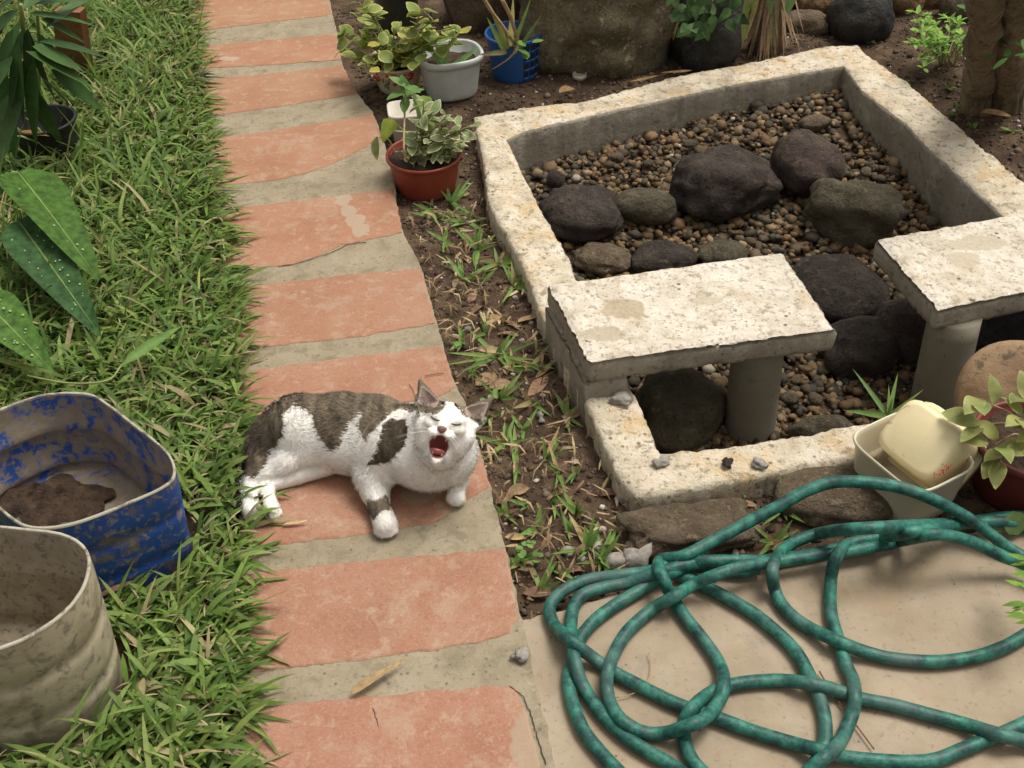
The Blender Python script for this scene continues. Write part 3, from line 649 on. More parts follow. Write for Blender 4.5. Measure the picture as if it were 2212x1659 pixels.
# ================================================================== pots and tubs
def pot(name, label, px, py, r_top, r_bot, h, mat, lip=.004, lipw=.004, e=1.0, sq=2.0, rot=0, soil=.75, n=44, z=None, ridges=None):
    p = un(px, py, -.02); z0 = soil_z(p.x, p.y)-.004 if z is None else z
    b_ = root(name, label, 'pot', (p.x, p.y, z0)); c = (p.x, p.y)
    prof = [(r_bot-.006, z0), (r_bot, z0+.005)]
    for t in np.linspace(.1, .86, 9):
        rr = r_bot+(r_top-r_bot)*t
        if ridges and int(t*20) % ridges == 0: rr += .0025
        prof.append((rr, z0+h*t))
    prof += [(r_top, z0+h-lip*2.6), (r_top+lipw, z0+h-lip*2.4), (r_top+lipw, z0+h-.002), (r_top+lipw*.5, z0+h)]
    V, F = pot_shell(c, prof, [(r_top-.002, z0+h), (r_top-.004, z0+h-.004), (r_bot+(r_top-r_bot)*soil-.004, z0+h*soil-.01)], n, e, sq, rot)
    part('body', V, F, MT[mat], b_)
    rs = r_bot+(r_top-r_bot)*soil-.003; rings = []
    for q in np.linspace(1, .02, 9):
        R_ = circle(c, rs*q, z0+h*soil, n, e, sq, rot); R_[:, 2] += [.009*fb(v, 40, 3)+.006*(1-q) for v in R_]; rings.append(R_)
    V, F = ring_loft(rings, False, True); part('soil', V, F, MT['potsoil'], b_)
    return b_, Vector((p.x, p.y, z0+h*soil)), z0+h
rp, rps, rpz = pot('plant_pot', 'brick red plastic pot holding variegated plant at path edge', 921, 398, .094, .074, .105, 'redpot', .0035, .003, soil=.86)
pp, pps, ppz = pot('painted_pot', 'cream enamel pot painted with red flowers', 862, 186, .085, .055, .095, 'paintpot', .003, .003, soil=.8)
wp, wps, wpz = pot('plant_pot', 'greyish white oval pot with bare soil and one sprout', 976, 205, .090, .072, .125, 'whitepot', .007, .006, e=.88, sq=2.7, rot=.3, soil=.72)
bp_, bps, bpz = pot('basket_pot', 'bright blue slotted basket pot before the mossy boulder', 1112, 174, .080, .066, .135, 'bluepot', .004, .004, soil=.78)
kp, kps, kpz = pot('plant_pot', 'dark ridged plastic pot behind the variegated plant', 861, 62, .075, .06, .17, 'greenblack', .006, .006, soil=.8, ridges=3)
# painted flower dots on the enamel pot, slots on the blue basket
def on_pot(root_, px0, py0, r_bot, r_top, h, ang, zf, off=.0012):
    c = ORG[root_.name]; r = r_bot+(r_top-r_bot)*zf+off
    return Vector((c[0]+r*math.cos(ang), c[1]+r*math.sin(ang), c[2]+h*zf)), Vector((math.cos(ang), math.sin(ang), 0))
for k in range(64):
    a = math.radians(random.uniform(180, 310)); zf = random.uniform(.48, .84)
    p, nrm = on_pot(pp, 0, 0, .055, .085, .095, a, zf); s = random.uniform(.0025, .0045)
    tg = Vector((-nrm.y, nrm.x, 0)); V = [p+tg*s*math.cos(q)+Vector((0, 0, 1))*s*math.sin(q)+nrm*.0008 for q in np.linspace(0, 6.28, 9)[:-1]]
    part('painted_flower', V, [tuple(range(8))], MT['redpaint'], pp, smooth=False)
for k in range(8):
    a = math.radians(random.uniform(200, 290)); zf = random.uniform(.25, .5)
    p, nrm = on_pot(pp, 0, 0, .055, .085, .095, a, zf); tg = Vector((-nrm.y, nrm.x, 0)); s = .010
    V = [p+nrm*.001, p+tg*s*.4+Vector((0, 0, s))+nrm*.003, p+Vector((0, 0, s*1.6))+nrm*.004, p-tg*s*.4+Vector((0, 0, s))+nrm*.003]
    part('painted_leaf', V, [(0, 1, 2, 3)], MT['greenpaint'], pp, smooth=False)
for row in range(4):
    for k in range(3):
        zf = .16+row*.20; a0 = math.radians(292+k*17)
        V = []
        for ins in (0.0015, -.002):
            for (da, dz) in ((0, 0), (12, 0), (12, .11), (0, .11)):
                p, nrm = on_pot(bp_, 0, 0, .066, .080, .135, a0+math.radians(da), zf+dz, ins); V.append(p)
        part('slot', V, [(0, 1, 2, 3), (0, 4, 5, 1), (1, 5, 6, 2), (2, 6, 7, 3), (3, 7, 4, 0)], MT['blackpot'], bp_, smooth=False)
        p0, n0 = on_pot(bp_, 0, 0, .066, .080, .135, a0, zf-.035, .002); p1, n1 = on_pot(bp_, 0, 0, .066, .080, .135, a0+math.radians(15), zf-.02, .002)
        V, F = tube([p0, (p0+p1)/2+n0*.001, p1], .003, 6); part('slat', V, F, MT['bluepot'], bp_)
# white rectangular box behind the red pot
p = un(892, 292, -.02); z0 = soil_z(p.x, p.y)
rings = [circle((p.x, p.y), r, z, 40, .8, 6, .12) for r, z in ((.050, z0), (.053, z0+.005), (.058, z0+.078), (.063, z0+.08), (.063, z0+.088), (.057, z0+.088), (.053, z0+.01))]
V, F = ring_loft(rings, True, True); thing('plastic_box', V, F, MT['creampot'], 'off white square plastic box behind the brick red pot', 'container')
# maroon pot at right with clay disc
mp, mps, mpz = pot('plant_pot', 'maroon pot with wilting yellow green leaves beside cream tubs', 2198, 1048, .098, .078, .125, 'maroonpot', .006, .005, soil=.85)
c = un(2205, 868, .06); nrm = (Vector((-.25, -.75, .55))).normalized(); tx = Vector((0, 0, 1)).cross(nrm).normalized(); ty = nrm.cross(tx)
rings = []
for r, d in ((.02, .016), (.07, .012), (.105, .004), (.115, -.004), (.108, -.014), (.04, -.012)):
    rings.append([c+(tx*math.cos(a)*1.05+ty*math.sin(a))*r*(1+.03*math.sin(3*a+1))+nrm*(d+.002*math.sin(5*a)) for a in np.linspace(0, 2*math.pi, 41)[:-1]])
V, F = ring_loft([np.array([tuple(v) for v in r]) for r in rings], True, True)
thing('clay_saucer', V, F, MT['clay'], 'brown clay saucer leaning upright behind the maroon pot', 'saucer')
# ---- two cut-down drums on the lawn: outline of the rim traced, real height
def tub(name, label, rim_px, rim_z, m_out, m_in, floor_z, shrink, groove, mark=None):
    P = spline([un(x, y, rim_z) for x, y in rim_px]+[un(*rim_px[0], rim_z)], 5)[:-1]; n = len(P); c = P.mean(0)
    b_ = root(name, label, 'tub', (c[0], c[1], -.03))
    def ring(s, z, off=0):
        d = P-c; L_ = np.linalg.norm(d[:, :2], axis=1)[:, None]; q = c+d*s+d/L_*off; q[:, 2] = z; return q
    H = rim_z+.03; rows = []
    for t in (0, .03, .12, .2, .26, .30, .34, .42, .55, .62, .66, .70, .8, .9, .97, 1):
        s = shrink+(1-shrink)*min(1, t*1.15); rows.append(ring(s, -.03+H*t, -groove if t in (.30, .66) else 0))
    V, F = ring_loft(rows, True, False); part('body', V, F, MT[m_out], b_)
    inn = [ring(1, rim_z, -.0045)]+[ring(shrink+(1-shrink)*min(1, t*1.15), -.03+H*t, -.0045-(groove if t in (.30, .66) else 0)) for t in (.9, .7, .66, .62, .5, .34, .3, .26, .2)]+[ring(shrink*.93, floor_z, -.006)]
    rr = ring(shrink*.5, floor_z-.004); inn += [rr, ring(.03, floor_z)]
    V, F = ring_loft(inn, False, True); part('inside', V, F, MT[m_in], b_)
    r0 = ring(1, rim_z-.002, .0006); r1 = ring(1, rim_z+.0012, .0002); r2 = ring(1, rim_z+.0012, -.004); r3 = ring(1, rim_z-.003, -.0047)
    for r in (r1, r2): r[:, 2] += [.0012*fb(v, 50, 3) for v in r]
    V, F = ring_loft([r0, r1, r2, r3]); part('rim', V, F, MT['rim'], b_)
    return b_, c, ring
BT = [(143,847),(196,852),(234,873),(297,921),(350,964),(374,995),(378,1027),(361,1048),(319,1070),(212,1115),(133,1139),(69,1141),(28,1124),(-40,1065),(-95,1010),(-105,960),(-70,920),(0,884),(80,855)]
bt, btc, btr = tub('blue_tub', 'muddy blue cut down plastic drum standing on the grass', BT, .185, 'bluetub', 'bluetubin', .012, .92, .006)
GT = [(0,1136),(53,1141),(133,1152),(175,1173),(194,1202),(192,1240),(175,1282),(138,1325),(80,1367),(0,1402),(-110,1425),(-200,1400),(-240,1330),(-230,1240),(-190,1170),(-100,1138)]
gt, gtc, gtr = tub('white_tub', 'worn white cut down plastic drum caked with cement', GT, .235, 'greytub', 'greytubin', .02, .88, .006)
# mud heap and puddle in the blue tub
mc = un(110, 1105, .02); rings = []
for q in np.linspace(1, .03, 9):
    R_ = circle((mc.x-.01, mc.y+.03), .11*q, .0, 64, .6); cc_ = np.array([mc.x-.01, mc.y+.03, 0]); R_ = cc_+(R_-cc_)*np.array([1+.35*fb((v[0], v[1], 1), 14, 4) for v in R_])[:, None]
    R_[:, 2] = [.0175+.028*(1-q)**.8*(1+.8*fb(v, 45, 4))+.004*fb(v, 120, 2)*(1-q) for v in R_]; rings.append(R_)
V, F = ring_loft(rings, False, True); thing('mud_heap', V, F, MT['potsoil'], 'heap of brown mud lying inside the blue drum', 'mud')
R_ = circle((mc.x+.012, mc.y-.035), .085, .0185, 40, .5); R_[:, 2] += 0
thing('puddle', R_, [tuple(range(40))], MT['water'], 'small puddle shining on the floor of the blue drum', 'puddle')
# ---- two cream tubs, one lying in the other
def rbox_ring(c, ex, ey, hx, hy, rad, off, ez, n=48):
    o = []
    for k in range(n):
        a = 2*math.pi*k/n; ca, sa = math.cos(a), math.sin(a)
        q = (abs(ca)**5+abs(sa)**5)**(-1/5); o.append(tuple(Vector(c)+ex*(hx*q*ca)+ey*(hy*q*sa)+ez*off))
    return np.array(o)
rz = .095
A, B, Cc, D = un(1838, 940, rz), un(1952, 878, rz), un(2133, 998, rz), un(1972, 1072, rz)
ctr = (A+B+Cc+D)/4; ex = ((Cc-B)+(D-A)).normalized(); hx = ((Cc-B).length+(D-A).length)/4; ez = Vector((0, 0, 1)); ey = ez.cross(ex).normalized(); hy = (((B-A).dot(ey)+(Cc-D).dot(ey))/4)
hy = abs(hy); zb = -.02
tb = root('cream_tub', 'off white square plastic tub standing in front of basin wall', 'tub', (ctr.x, ctr.y, zb))
pr = [(.80, zb), (.84, zb+.004), (.88, zb+.03), (.965, rz-.012), (1.0, rz-.010), (1.02, rz-.004), (1.0, rz), (.975, rz-.002), (.955, rz-.012), (.86, zb+.03), (.80, zb+.012)]
V, F = ring_loft([rbox_ring((ctr.x, ctr.y, 0), ex, ey, hx*s, hy*s, 0, z, ez) for s, z in pr], True, True)
part('body', V, F, MT['offwhite'], tb)
# the second tub lies tipped over inside: its bottom faces the camera side
ctr2 = un(2006, 962, .078); nz = (Vector((-.45, -.42, .62))).normalized()        # direction its bottom points
nx_ = (ex-nz*ex.dot(nz)).normalized(); ny_ = nz.cross(nx_)
H2 = .115; S2x, S2y = hx*.84, hy*.84
pr = [(.70, H2*.62), (.78, H2*.60), (.84, H2*.54), (.88, H2*.4), (.94, -H2*.2), (.955, -H2*.30), (1.04, -H2*.31), (1.06, -H2*.36), (1.05, -H2*.50), (1.0, -H2*.5), (.9, -H2*.3), (.8, H2*.5)]
V, F = ring_loft([rbox_ring(ctr2, nx_, ny_, S2x*s, S2y*s, 0, z, nz) for s, z in pr], True, True)
t2 = root('cream_tub', 'yellowed cream plastic tub tipped upside down inside the other tub', 'tub', ctr2-Vector((0, 0, .09)))
part('body', V, F, MT['cream'], t2)
# faded red printed mark on it
pq = ctr2+nz*(H2*.62+.0012)
for k in range(16):
    u_ = random.random(); x, y = 2018+34*u_+random.uniform(-5, 5), 1031-22*u_+random.uniform(-7, 7)
    dv = (un(x, y, 0)-CAM).normalized(); q = CAM+dv*((pq-CAM).dot(nz)/dv.dot(nz)); a = random.random()*3
    V = [q+nx_*(.0045*math.cos(a+b__)*r_)+ny_*(.0045*math.sin(a+b__)*r_) for b__, r_ in ((0, 1), (1.6, .2), (3.14, 1), (4.7, .2))]
    part('red_mark', V, [(0, 1, 2, 3)], MT['redpaint'], t2, smooth=False)
# ================================================================== hose
HC = lambda x, y: (1106+.5*x, 993.7+.5*y)
HR = .0105
segs = {
 'S8': [(640,470),(720,500),(820,540),(920,590),(1040,660),(1140,740),(1220,820),(1270,900),(1310,990),(1345,1080),(1355,1180),(1340,1260),(1290,1340),(1240,1430)],
 'S7': [(1060,470),(980,485),(900,478),(800,462),(720,475),(640,510),(540,570),(440,630),(350,700),(290,780),(255,880),(245,960),(265,1060),(310,1170),(380,1260),(450,1335),(540,1420),(640,1440),(735,1420)],
 'S6': [(1000,447),(900,440),(760,450),(640,485),(500,530),(400,550),(310,580),(265,640),(255,740),(270,860),(300,960),(360,1060),(440,1150),(540,1230),(640,1290),(720,1340),(800,1420)],
 'S5': [(1560,352),(1450,372),(1300,405),(1110,433),(900,435),(760,438),(690,447),(600,480),(450,500),(320,520),(220,565),(165,630),(175,700),(230,760),(330,840),(430,910),(560,980),(680,1040),(780,1080),(900,1120),(1050,1175),(1200,1220),(1330,1255),(1450,1285),(1600,1300),(1750,1305),(1850,1290),(1950,1250),(2100,1190),(2212,1140),(2400,1050),(2520,1050),(2570,1130),(2520,1240),(2420,1280)],
 'S9': [(2420,1280),(2212,1215),(2100,1185),(1950,1140),(1800,1100),(1650,1060),(1500,1030),(1350,980),(1200,955),(1080,955),(960,970),(860,1005),(790,1060),(745,1130),(745,1210),(770,1280),(810,1335),(900,1410)],
 'SI': [(2560,640),(2450,560),(2290,475),(2212,420),(2130,370),(2000,270),(1850,185),(1700,125),(1550,98),(1400,95),(1280,130),(1150,200),(1000,280),(850,360),(740,415),(650,430),(632,460),(650,510),(690,590),(750,680),(830,780),(890,870),(915,950),(900,1030),(840,1110),(760,1150),(660,1180),(560,1175),(470,1120),(420,1040),(410,940),(440,840),(500,740),(600,650),(700,590),(800,530),(900,490),(1000,460),(1110,445),(1300,415),(1480,390),(1600,368),(1700,345),(1820,322),(1900,330),(2000,360),(2130,420),(2212,450),(2400,560),(2520,680),(2600,720),(2640,690),(2560,640)],
 'S4': [(2700,330),(2560,285),(2420,262),(2212,245),(2100,250),(1950,275),(1720,312),(1600,335),(1500,350),(1430,380),(1390,450),(1375,560),(1380,670),(1410,780),(1440,880),(1475,960),(1480,1050),(1450,1150),(1400,1240),(1320,1310),(1240,1380),(1160,1430)],
 'S2': [(2450,310),(2212,280),(2100,268),(1900,275),(1600,290),(1400,305),(1280,330),(1180,380),(1130,450),(1130,540),(1170,630),(1260,710),(1400,780),(1560,840),(1700,865),(1850,870),(2000,850),(2120,810),(2212,760),(2400,640),(2540,520),(2580,420),(2540,345),(2450,310)],
}
placed = np.empty((0, 3)); hv = []
for key in ('S8', 'S7', 'S6', 'S5', 'S9', 'SI', 'S4', 'S2'):
    px = [HC(x, y) for x, y in segs[key]]
    zs = np.full(len(px), HR+.001)
    if key == 'SI':
        zs[:15] = [.012, .012, .012, .012, .02, .05, .085, .105, .115, .11, .10, .085, .065, .05, .035]
    P2 = spline([un(x, y, z) for (x, y), z in zip(px, zs)], 9)
    Z = np.maximum(P2[:, 2], HR+.001)
    if len(placed):
        for i in range(len(P2)):
            d = np.linalg.norm(placed[:, :2]-P2[i, :2], axis=1); k = d < HR*1.9
            if k.any(): Z[i] = max(Z[i], (placed[k, 2]+np.sqrt(np.maximum((2*HR)**2-d[k]**2, 0))).max())
    if key == 'SI':                                   # its own crossings
        for i in range(len(P2)):
            j = np.arange(len(P2)); k = (np.abs(j-i) > 40) & (j < i) & (np.linalg.norm(P2[:, :2]-P2[i, :2], axis=1) < HR*1.9)
            if k.any(): Z[i] = max(Z[i], Z[k].max()+HR*1.9)
    for _ in range(2):
        Zs = np.convolve(np.pad(Z, 4, mode='edge'), np.array([1, 2, 3, 4, 5, 4, 3, 2, 1])/25, 'valid'); Z = np.maximum(Z*.75, Zs)
    px2, py2 = proj(P2)
    P3 = np.array([tuple(un(a, b__, z)) for a, b__, z in zip(px2, py2, Z)])
    placed = np.vstack([placed, P3]); hv.append(tube(P3, HR, 12))
V, F = combine(hv)
thing('garden_hose', V, F, MT['hose'], 'long green rubber garden hose coiled on the concrete patio', 'hose', base=tuple(un(1700, 1450, 0)))
# ================================================================== the cat
def CP(cx, cy): return (483.9+cx*.28125, 794.9+cy*.28125)      # cat measured on an enlarged crop
def CW(cx, cy, z): return np.array(un(*CP(cx, cy), z))
G0 = .004                                                          # ground under the cat
HC0 = CW(1712, 440, .180)
toc = (np.array(CAM)-HC0); toc /= np.linalg.norm(toc)
a14 = math.radians(14)
hr = np.array(Rv)*math.cos(a14)-np.array(Uv)*math.sin(a14); hu = np.array(Rv)*math.sin(a14)+np.array(Uv)*math.cos(a14)
hf = toc; hr = hr-hf*(hr@hf); hr /= np.linalg.norm(hr); hu = np.cross(hr, -hf); hu = hu if hu@np.array(Uv) > 0 else -hu
def HL(x, y, z): return HC0+hr*x+hf*y+hu*z
PR = []   # (kind, params, k, flow)
def rc(a, ra, b_, rb, k=.012): PR.append(('rc', np.array(a), ra, np.array(b_), rb, k))
def el(c, r, axes=None, k=.010): PR.append(('el', np.array(c), np.array(r), axes if axes is not None else np.eye(3), 0, k))
HA = np.stack([hr, hf, hu])
sp = [(290,600,.042,.030),(410,535,.055,.046),(640,475,.064,.060),(900,480,.066,.0665),(1150,500,.070,.066),(1350,565,.082,.063)]
S = [(CW(x, y, z), r) for x, y, z, r in sp]
for (a, ra), (b_, rb) in zip(S[:-1], S[1:]): rc(a, ra, b_, rb, .02)
rc(CW(1320,590,.085), .060, CW(1540,670,.085), .058, .02)
rc(CW(1540,670,.085), .058, CW(1715,650,.090), .052, .02)
rc(CW(1440,510,.105), .050, HL(0, -.03, -.01), .042, .02)              # neck
rc(CW(1650,680,.085), .054, HL(-.002, -.02, -.045), .036, .02)          # throat and ruff
rc(CW(930,600,.052), .048, CW(1200,640,.06), .050, .02)                # belly
rc(CW(870,690,.03), .022, CW(980,720,.03), .022, .015)
# upper hind leg
rc(CW(540,450,.078), .056, CW(680,590,.058), .038, .018)
rc(CW(690,600,.056), .033, CW(480,720,.044), .025, .010)
rc(CW(480,720,.044), .025, CW(245,850,.028), .0155, .008)
rc(CW(390,560,.05), .043, CW(290,710,.036), .025, .014)
rc(CW(290,710,.036), .025, CW(220,850,.026), .0155, .010)
rc(CW(215,865,.024), .0155, CW(198,1000,.020), .0135, .004)
rc(CW(198,1000,.020), .0135, CW(212,1090,.018), .0160, .004)
# lower hind leg
rc(CW(790,730,.024), .024, CW(570,815,.019), .0185, .004)
rc(CW(570,815,.019), .0185, CW(345,895,.017), .0145, .003)
rc(CW(325,895,.019), .0155, CW(340,1000,.017), .0125, .003)
rc(CW(340,1000,.017), .0125, CW(374,1090,.016), .0140, .003)
# left front leg
rc(CW(1290,600,.082), .050, CW(1150,830,.044), .034, .02)
rc(CW(1150,830,.044), .0325, CW(1160,950,.030), .024, .012)
rc(CW(1160,950,.030), .024, CW(1195,1080,.022), .0185, .008)
rc(CW(1195,1080,.022), .0185, CW(1240,1205,.019), .021, .006)
# right front leg
rc(CW(1720,760,.062), .036, CW(1795,860,.030), .0185, .014)
rc(CW(1795,860,.030), .0175, CW(1790,930,.021), .014, .006)
rc(CW(1790,930,.021), .014, CW(1782,990,.018), .017, .005)
# toes
def toes(cx, cy, ang, wd, r, z, fwd=14):
    ca, sa = math.cos(ang), math.sin(ang)
    for i, t in enumerate((-1.25, -.45, .45, 1.25)):
        f = fwd*(1 if abs(t) < 1 else .45)
        el(CW(cx+ca*wd*t-sa*f, cy+sa*wd*t+ca*f, z), (r, r, r*.85), None, .0025)
toes(1242, 1232, -.05, 42, .0095, .013, 30); toes(1780, 1002, .1, 34, .008, .012, 18)
toes(220, 1112, -.15, 32, .0078, .012, 24); toes(380, 1108, -.2, 29, .0072, .012, 24)
# tail curling round behind the hind foot
tp = [(260,640,.03,.020),(200,760,.014,.012),(140,900,.012,.0105),(112,1000,.012,.0105),(118,1090,.011,.0085)]
T_ = [(CW(x, y, z), r) for x, y, z, r in tp]
for (a, ra), (b_, rb) in zip(T_[:-1], T_[1:]): rc(a, ra, b_, rb, .008)
NB = len(PR)
# head
def hel(c, r, k=.008): el(HL(*c), r, HA, k)
hel((0, -.014, .004), (.0455, .046, .036), .012)
for s in (-1, 1):
    hel((s*.033, .002, -.013), (.0185, .024, .020), .012)
    hel((s*.027, -.004, -.031), (.018, .022, .018), .012)
    hel((s*.018-.003, .028, .012), (.013, .012, .008), .011)          # brow
    hel((s*.0205-.003, .027, -.003), (.0135, .010, .0085), .012)       # cheek below the eye
rc(HL(-.003, .020, .014), .017, HL(-.006, .046, -.005), .0095, .008)
for s in (-1, 1): hel((-.0055+s*.0115, .043, -.0165), (.0125, .0125, .0085), .005)
hel((-.0066, .0525, -.0085), (.0055, .0045, .0045), .003)
rc(HL(-.003, .0, -.050), .020, HL(-.003, .030, -.0615), .0080, .008)      # lowered jaw
NH = len(PR)
def sd_prim(p, X):
    if p[0] == 'rc':
        a, ra, b_, rb = p[1], p[2], p[3], p[4]; d = b_-a; L2 = d@d
        t = np.clip(((X-a)@d)/L2, 0, 1); q = X-(a+t[..., None]*d)
        return np.sqrt((q*q).sum(-1))-(ra+(rb-ra)*t)
    q = ((X-p[1])@p[3].T); k0 = np.sqrt(((q/p[2])**2).sum(-1)); k1 = np.sqrt(((q/p[2]**2)**2).sum(-1))+1e-9
    return k0*(k0-1)/k1
def rcd(X, a, ra, b_, rb): return sd_prim(('rc', np.array(a), ra, np.array(b_), rb), X)
def mouth_d(X): return sd_prim(('el', HL(-.0045, .040, -.0375), np.array([.0180, .040, .0190]), HA), X)
def ear_in(X, s): return rcd(X, HL(s*.0395, .005, .028), .0200, HL(s*.0625, .002, .0585), .0022)
def ear_d(X, s):
    e = rcd(X, HL(s*.037, -.014, .022), .0232, HL(s*.0635, -.010, .0630), .0034)
    q = (X-HL(s*.045, -.011, .035))@hf                      # flattened front to back
    return np.maximum(np.maximum(e, np.abs(q)-.011), -ear_in(X, s))
def cat_field(X):
    d = np.full(X.shape[:-1], 1.0)
    for p in PR:
        e = sd_prim(p, X); k = p[5]
        h = np.maximum(k-np.abs(d-e), 0)/k; d = np.minimum(d, e)-h*h*k*.25
    m_ = mouth_d(X); h = np.maximum(.003-np.abs(d+m_), 0)/.003; d = np.maximum(d, -m_)+h*h*.003*.25
    for s in (-1, 1):
        e = ear_d(X, s)
        k = .006; h = np.maximum(k-np.abs(d-e), 0)/k; d = np.minimum(d, e)-h*h*k*.25
    return np.maximum(d, (G0-X[..., 2]))
def surface_nets(d, org, h):
    s = d < 0; nx, ny, nz = d.shape
    c = np.zeros((nx-1, ny-1, nz-1, 3)); cnt = np.zeros((nx-1, ny-1, nz-1))
    for ax in range(3):
        for u in (0, 1):
            for v in (0, 1):
                o = [0, 0, 0]; oth = [i for i in range(3) if i != ax]; o[oth[0]] = u; o[oth[1]] = v
                sl0 = tuple(slice(o[i], o[i]+d.shape[i]-1) for i in range(3)); o[ax] = 1
                sl1 = tuple(slice(o[i], o[i]+d.shape[i]-1) for i in range(3))
                A, B = d[sl0], d[sl1]; ch = (A < 0) != (B < 0); t = np.where(ch, A/np.where(ch, A-B, 1), 0)
                o[ax] = 0
                for i in range(3): c[..., i] += np.where(ch, (t if i == ax else o[i]), 0)
                cnt += ch
    act = cnt > 0; idx = -np.ones(act.shape, int); idx[act] = np.arange(act.sum())
    loc = np.argwhere(act); V = org+h*(loc+c[act]/cnt[act][:, None])
    F = []
    for ax in range(3):
        oth = [i for i in range(3) if i != ax]
        sA = [slice(1, -1)]*3; sA[ax] = slice(0, -1); sB = [slice(1, -1)]*3; sB[ax] = slice(1, None)
        A, B = s[tuple(sA)], s[tuple(sB)]; e = np.argwhere(A != B); flip = A[tuple(e.T)]
        e = e+1; e[:, ax] -= 1
        q = []
        for (u, v) in ((-1, -1), (0, -1), (0, 0), (-1, 0)):
            f = e.copy(); f[:, oth[0]] += u; f[:, oth[1]] += v; q.append(idx[tuple(f.T)])
        q = np.stack(q, 1); q[flip ^ (ax == 1)] = q[flip ^ (ax == 1)][:, ::-1]; F.append(q)
    return V, np.concatenate(F)[:, ::-1]
allp = np.array([np.array(x) for p in PR for x in ([p[1], p[3]] if p[0] == 'rc' else [p[1]])]+[HL(-.07, 0, .07), HL(.07, 0, .07)])
lo = allp.min(0)-.075; hi = allp.max(0)+.075; lo[2] = -.004; _ = 0
h_ = .0023; g = [np.arange(lo[i], hi[i], h_) for i in range(3)]
D = np.ones([len(a) for a in g])
def sub(plo, phi):
    i0 = [max(0, int((plo[i]-lo[i])/h_)) for i in range(3)]; i1 = [min(len(g[i]), int((phi[i]-lo[i])/h_)+2) for i in range(3)]
    sl_ = tuple(slice(a_, b__) for a_, b__ in zip(i0, i1)); return sl_, np.stack(np.meshgrid(*[g[i][sl_[i]] for i in range(3)], indexing='ij'), -1)
def smin(sl_, e, k):
    d = D[sl_]; h = np.maximum(k-np.abs(d-e), 0)/k; D[sl_] = np.minimum(d, e)-h*h*k*.25
for p in PR:
    mg = .024
    if p[0] == 'rc': r_ = max(p[2], p[4])+mg; plo, phi = np.minimum(p[1], p[3])-r_, np.maximum(p[1], p[3])+r_
    else: r_ = p[2].max()+mg; plo, phi = p[1]-r_, p[1]+r_
    sl_, X = sub(plo, phi); smin(sl_, sd_prim(p, X), p[5])
sl_, X = sub(HC0-.12, HC0+.12); d = D[sl_]; m_ = mouth_d(X); h = np.maximum(.003-np.abs(d+m_), 0)/.003; D[sl_] = np.maximum(d, -m_)+h*h*.003*.25
for s in (-1, 1): smin(sl_, ear_d(X, s), .006)
D = np.maximum(D, (G0-g[2])[None, None, :])
CV, CF = surface_nets(D, lo, h_)
CF = CF[(CF >= 0).all(1)]
# coat colour: patches of the coat laid out on the side that shows
def vnoise(X, s, seed=0):
    return np.array([noise.noise(Vector(x)*s+Vector((seed, 0, 0))) for x in X])
TABBY = [
 [(60,700),(90,560),(230,390),(430,230),(500,150),(900,120),(1250,150),(1500,300),(1440,345),(1340,312),(1220,400),(1130,500),(1080,560),(1035,480),(1055,335),(1010,400),(970,440),(930,510),(880,620),(820,640),(750,560),(712,510),(700,440),(680,370),(600,310),(520,285),(445,370),(440,540),(370,640),(330,750),(225,850),(120,800)],
 [(1225,430),(1290,390),(1390,400),(1405,500),(1380,600),(1270,720),(1095,748),(1160,650),(1190,520)],
 [(1085,1015),(1180,1005),(1240,975),(1290,1060),(1262,1092),(1190,1120),(1150,1175),(1110,1120)],
 [(1480,345),(1490,230),(1600,200),(1670,220),(1712,275),(1672,335),(1600,356),(1530,352)],
 [(1752,255),(1800,225),(1990,320),(1985,450),(1905,400),(1835,352),(1788,312)],
]
DARK = [[(1650,262),(1700,235),(1722,250),(1680,290)], [(1750,250),(1775,240),(1805,300),(1790,318),(1770,290)], [(50,940),(140,955),(132,1150),(60,1160)], [(270,970),(300,965),(305,1020),(290,1060)], [(320,1085),(345,1110),(350,1140),(330,1130)]]
TAIL_N = NB
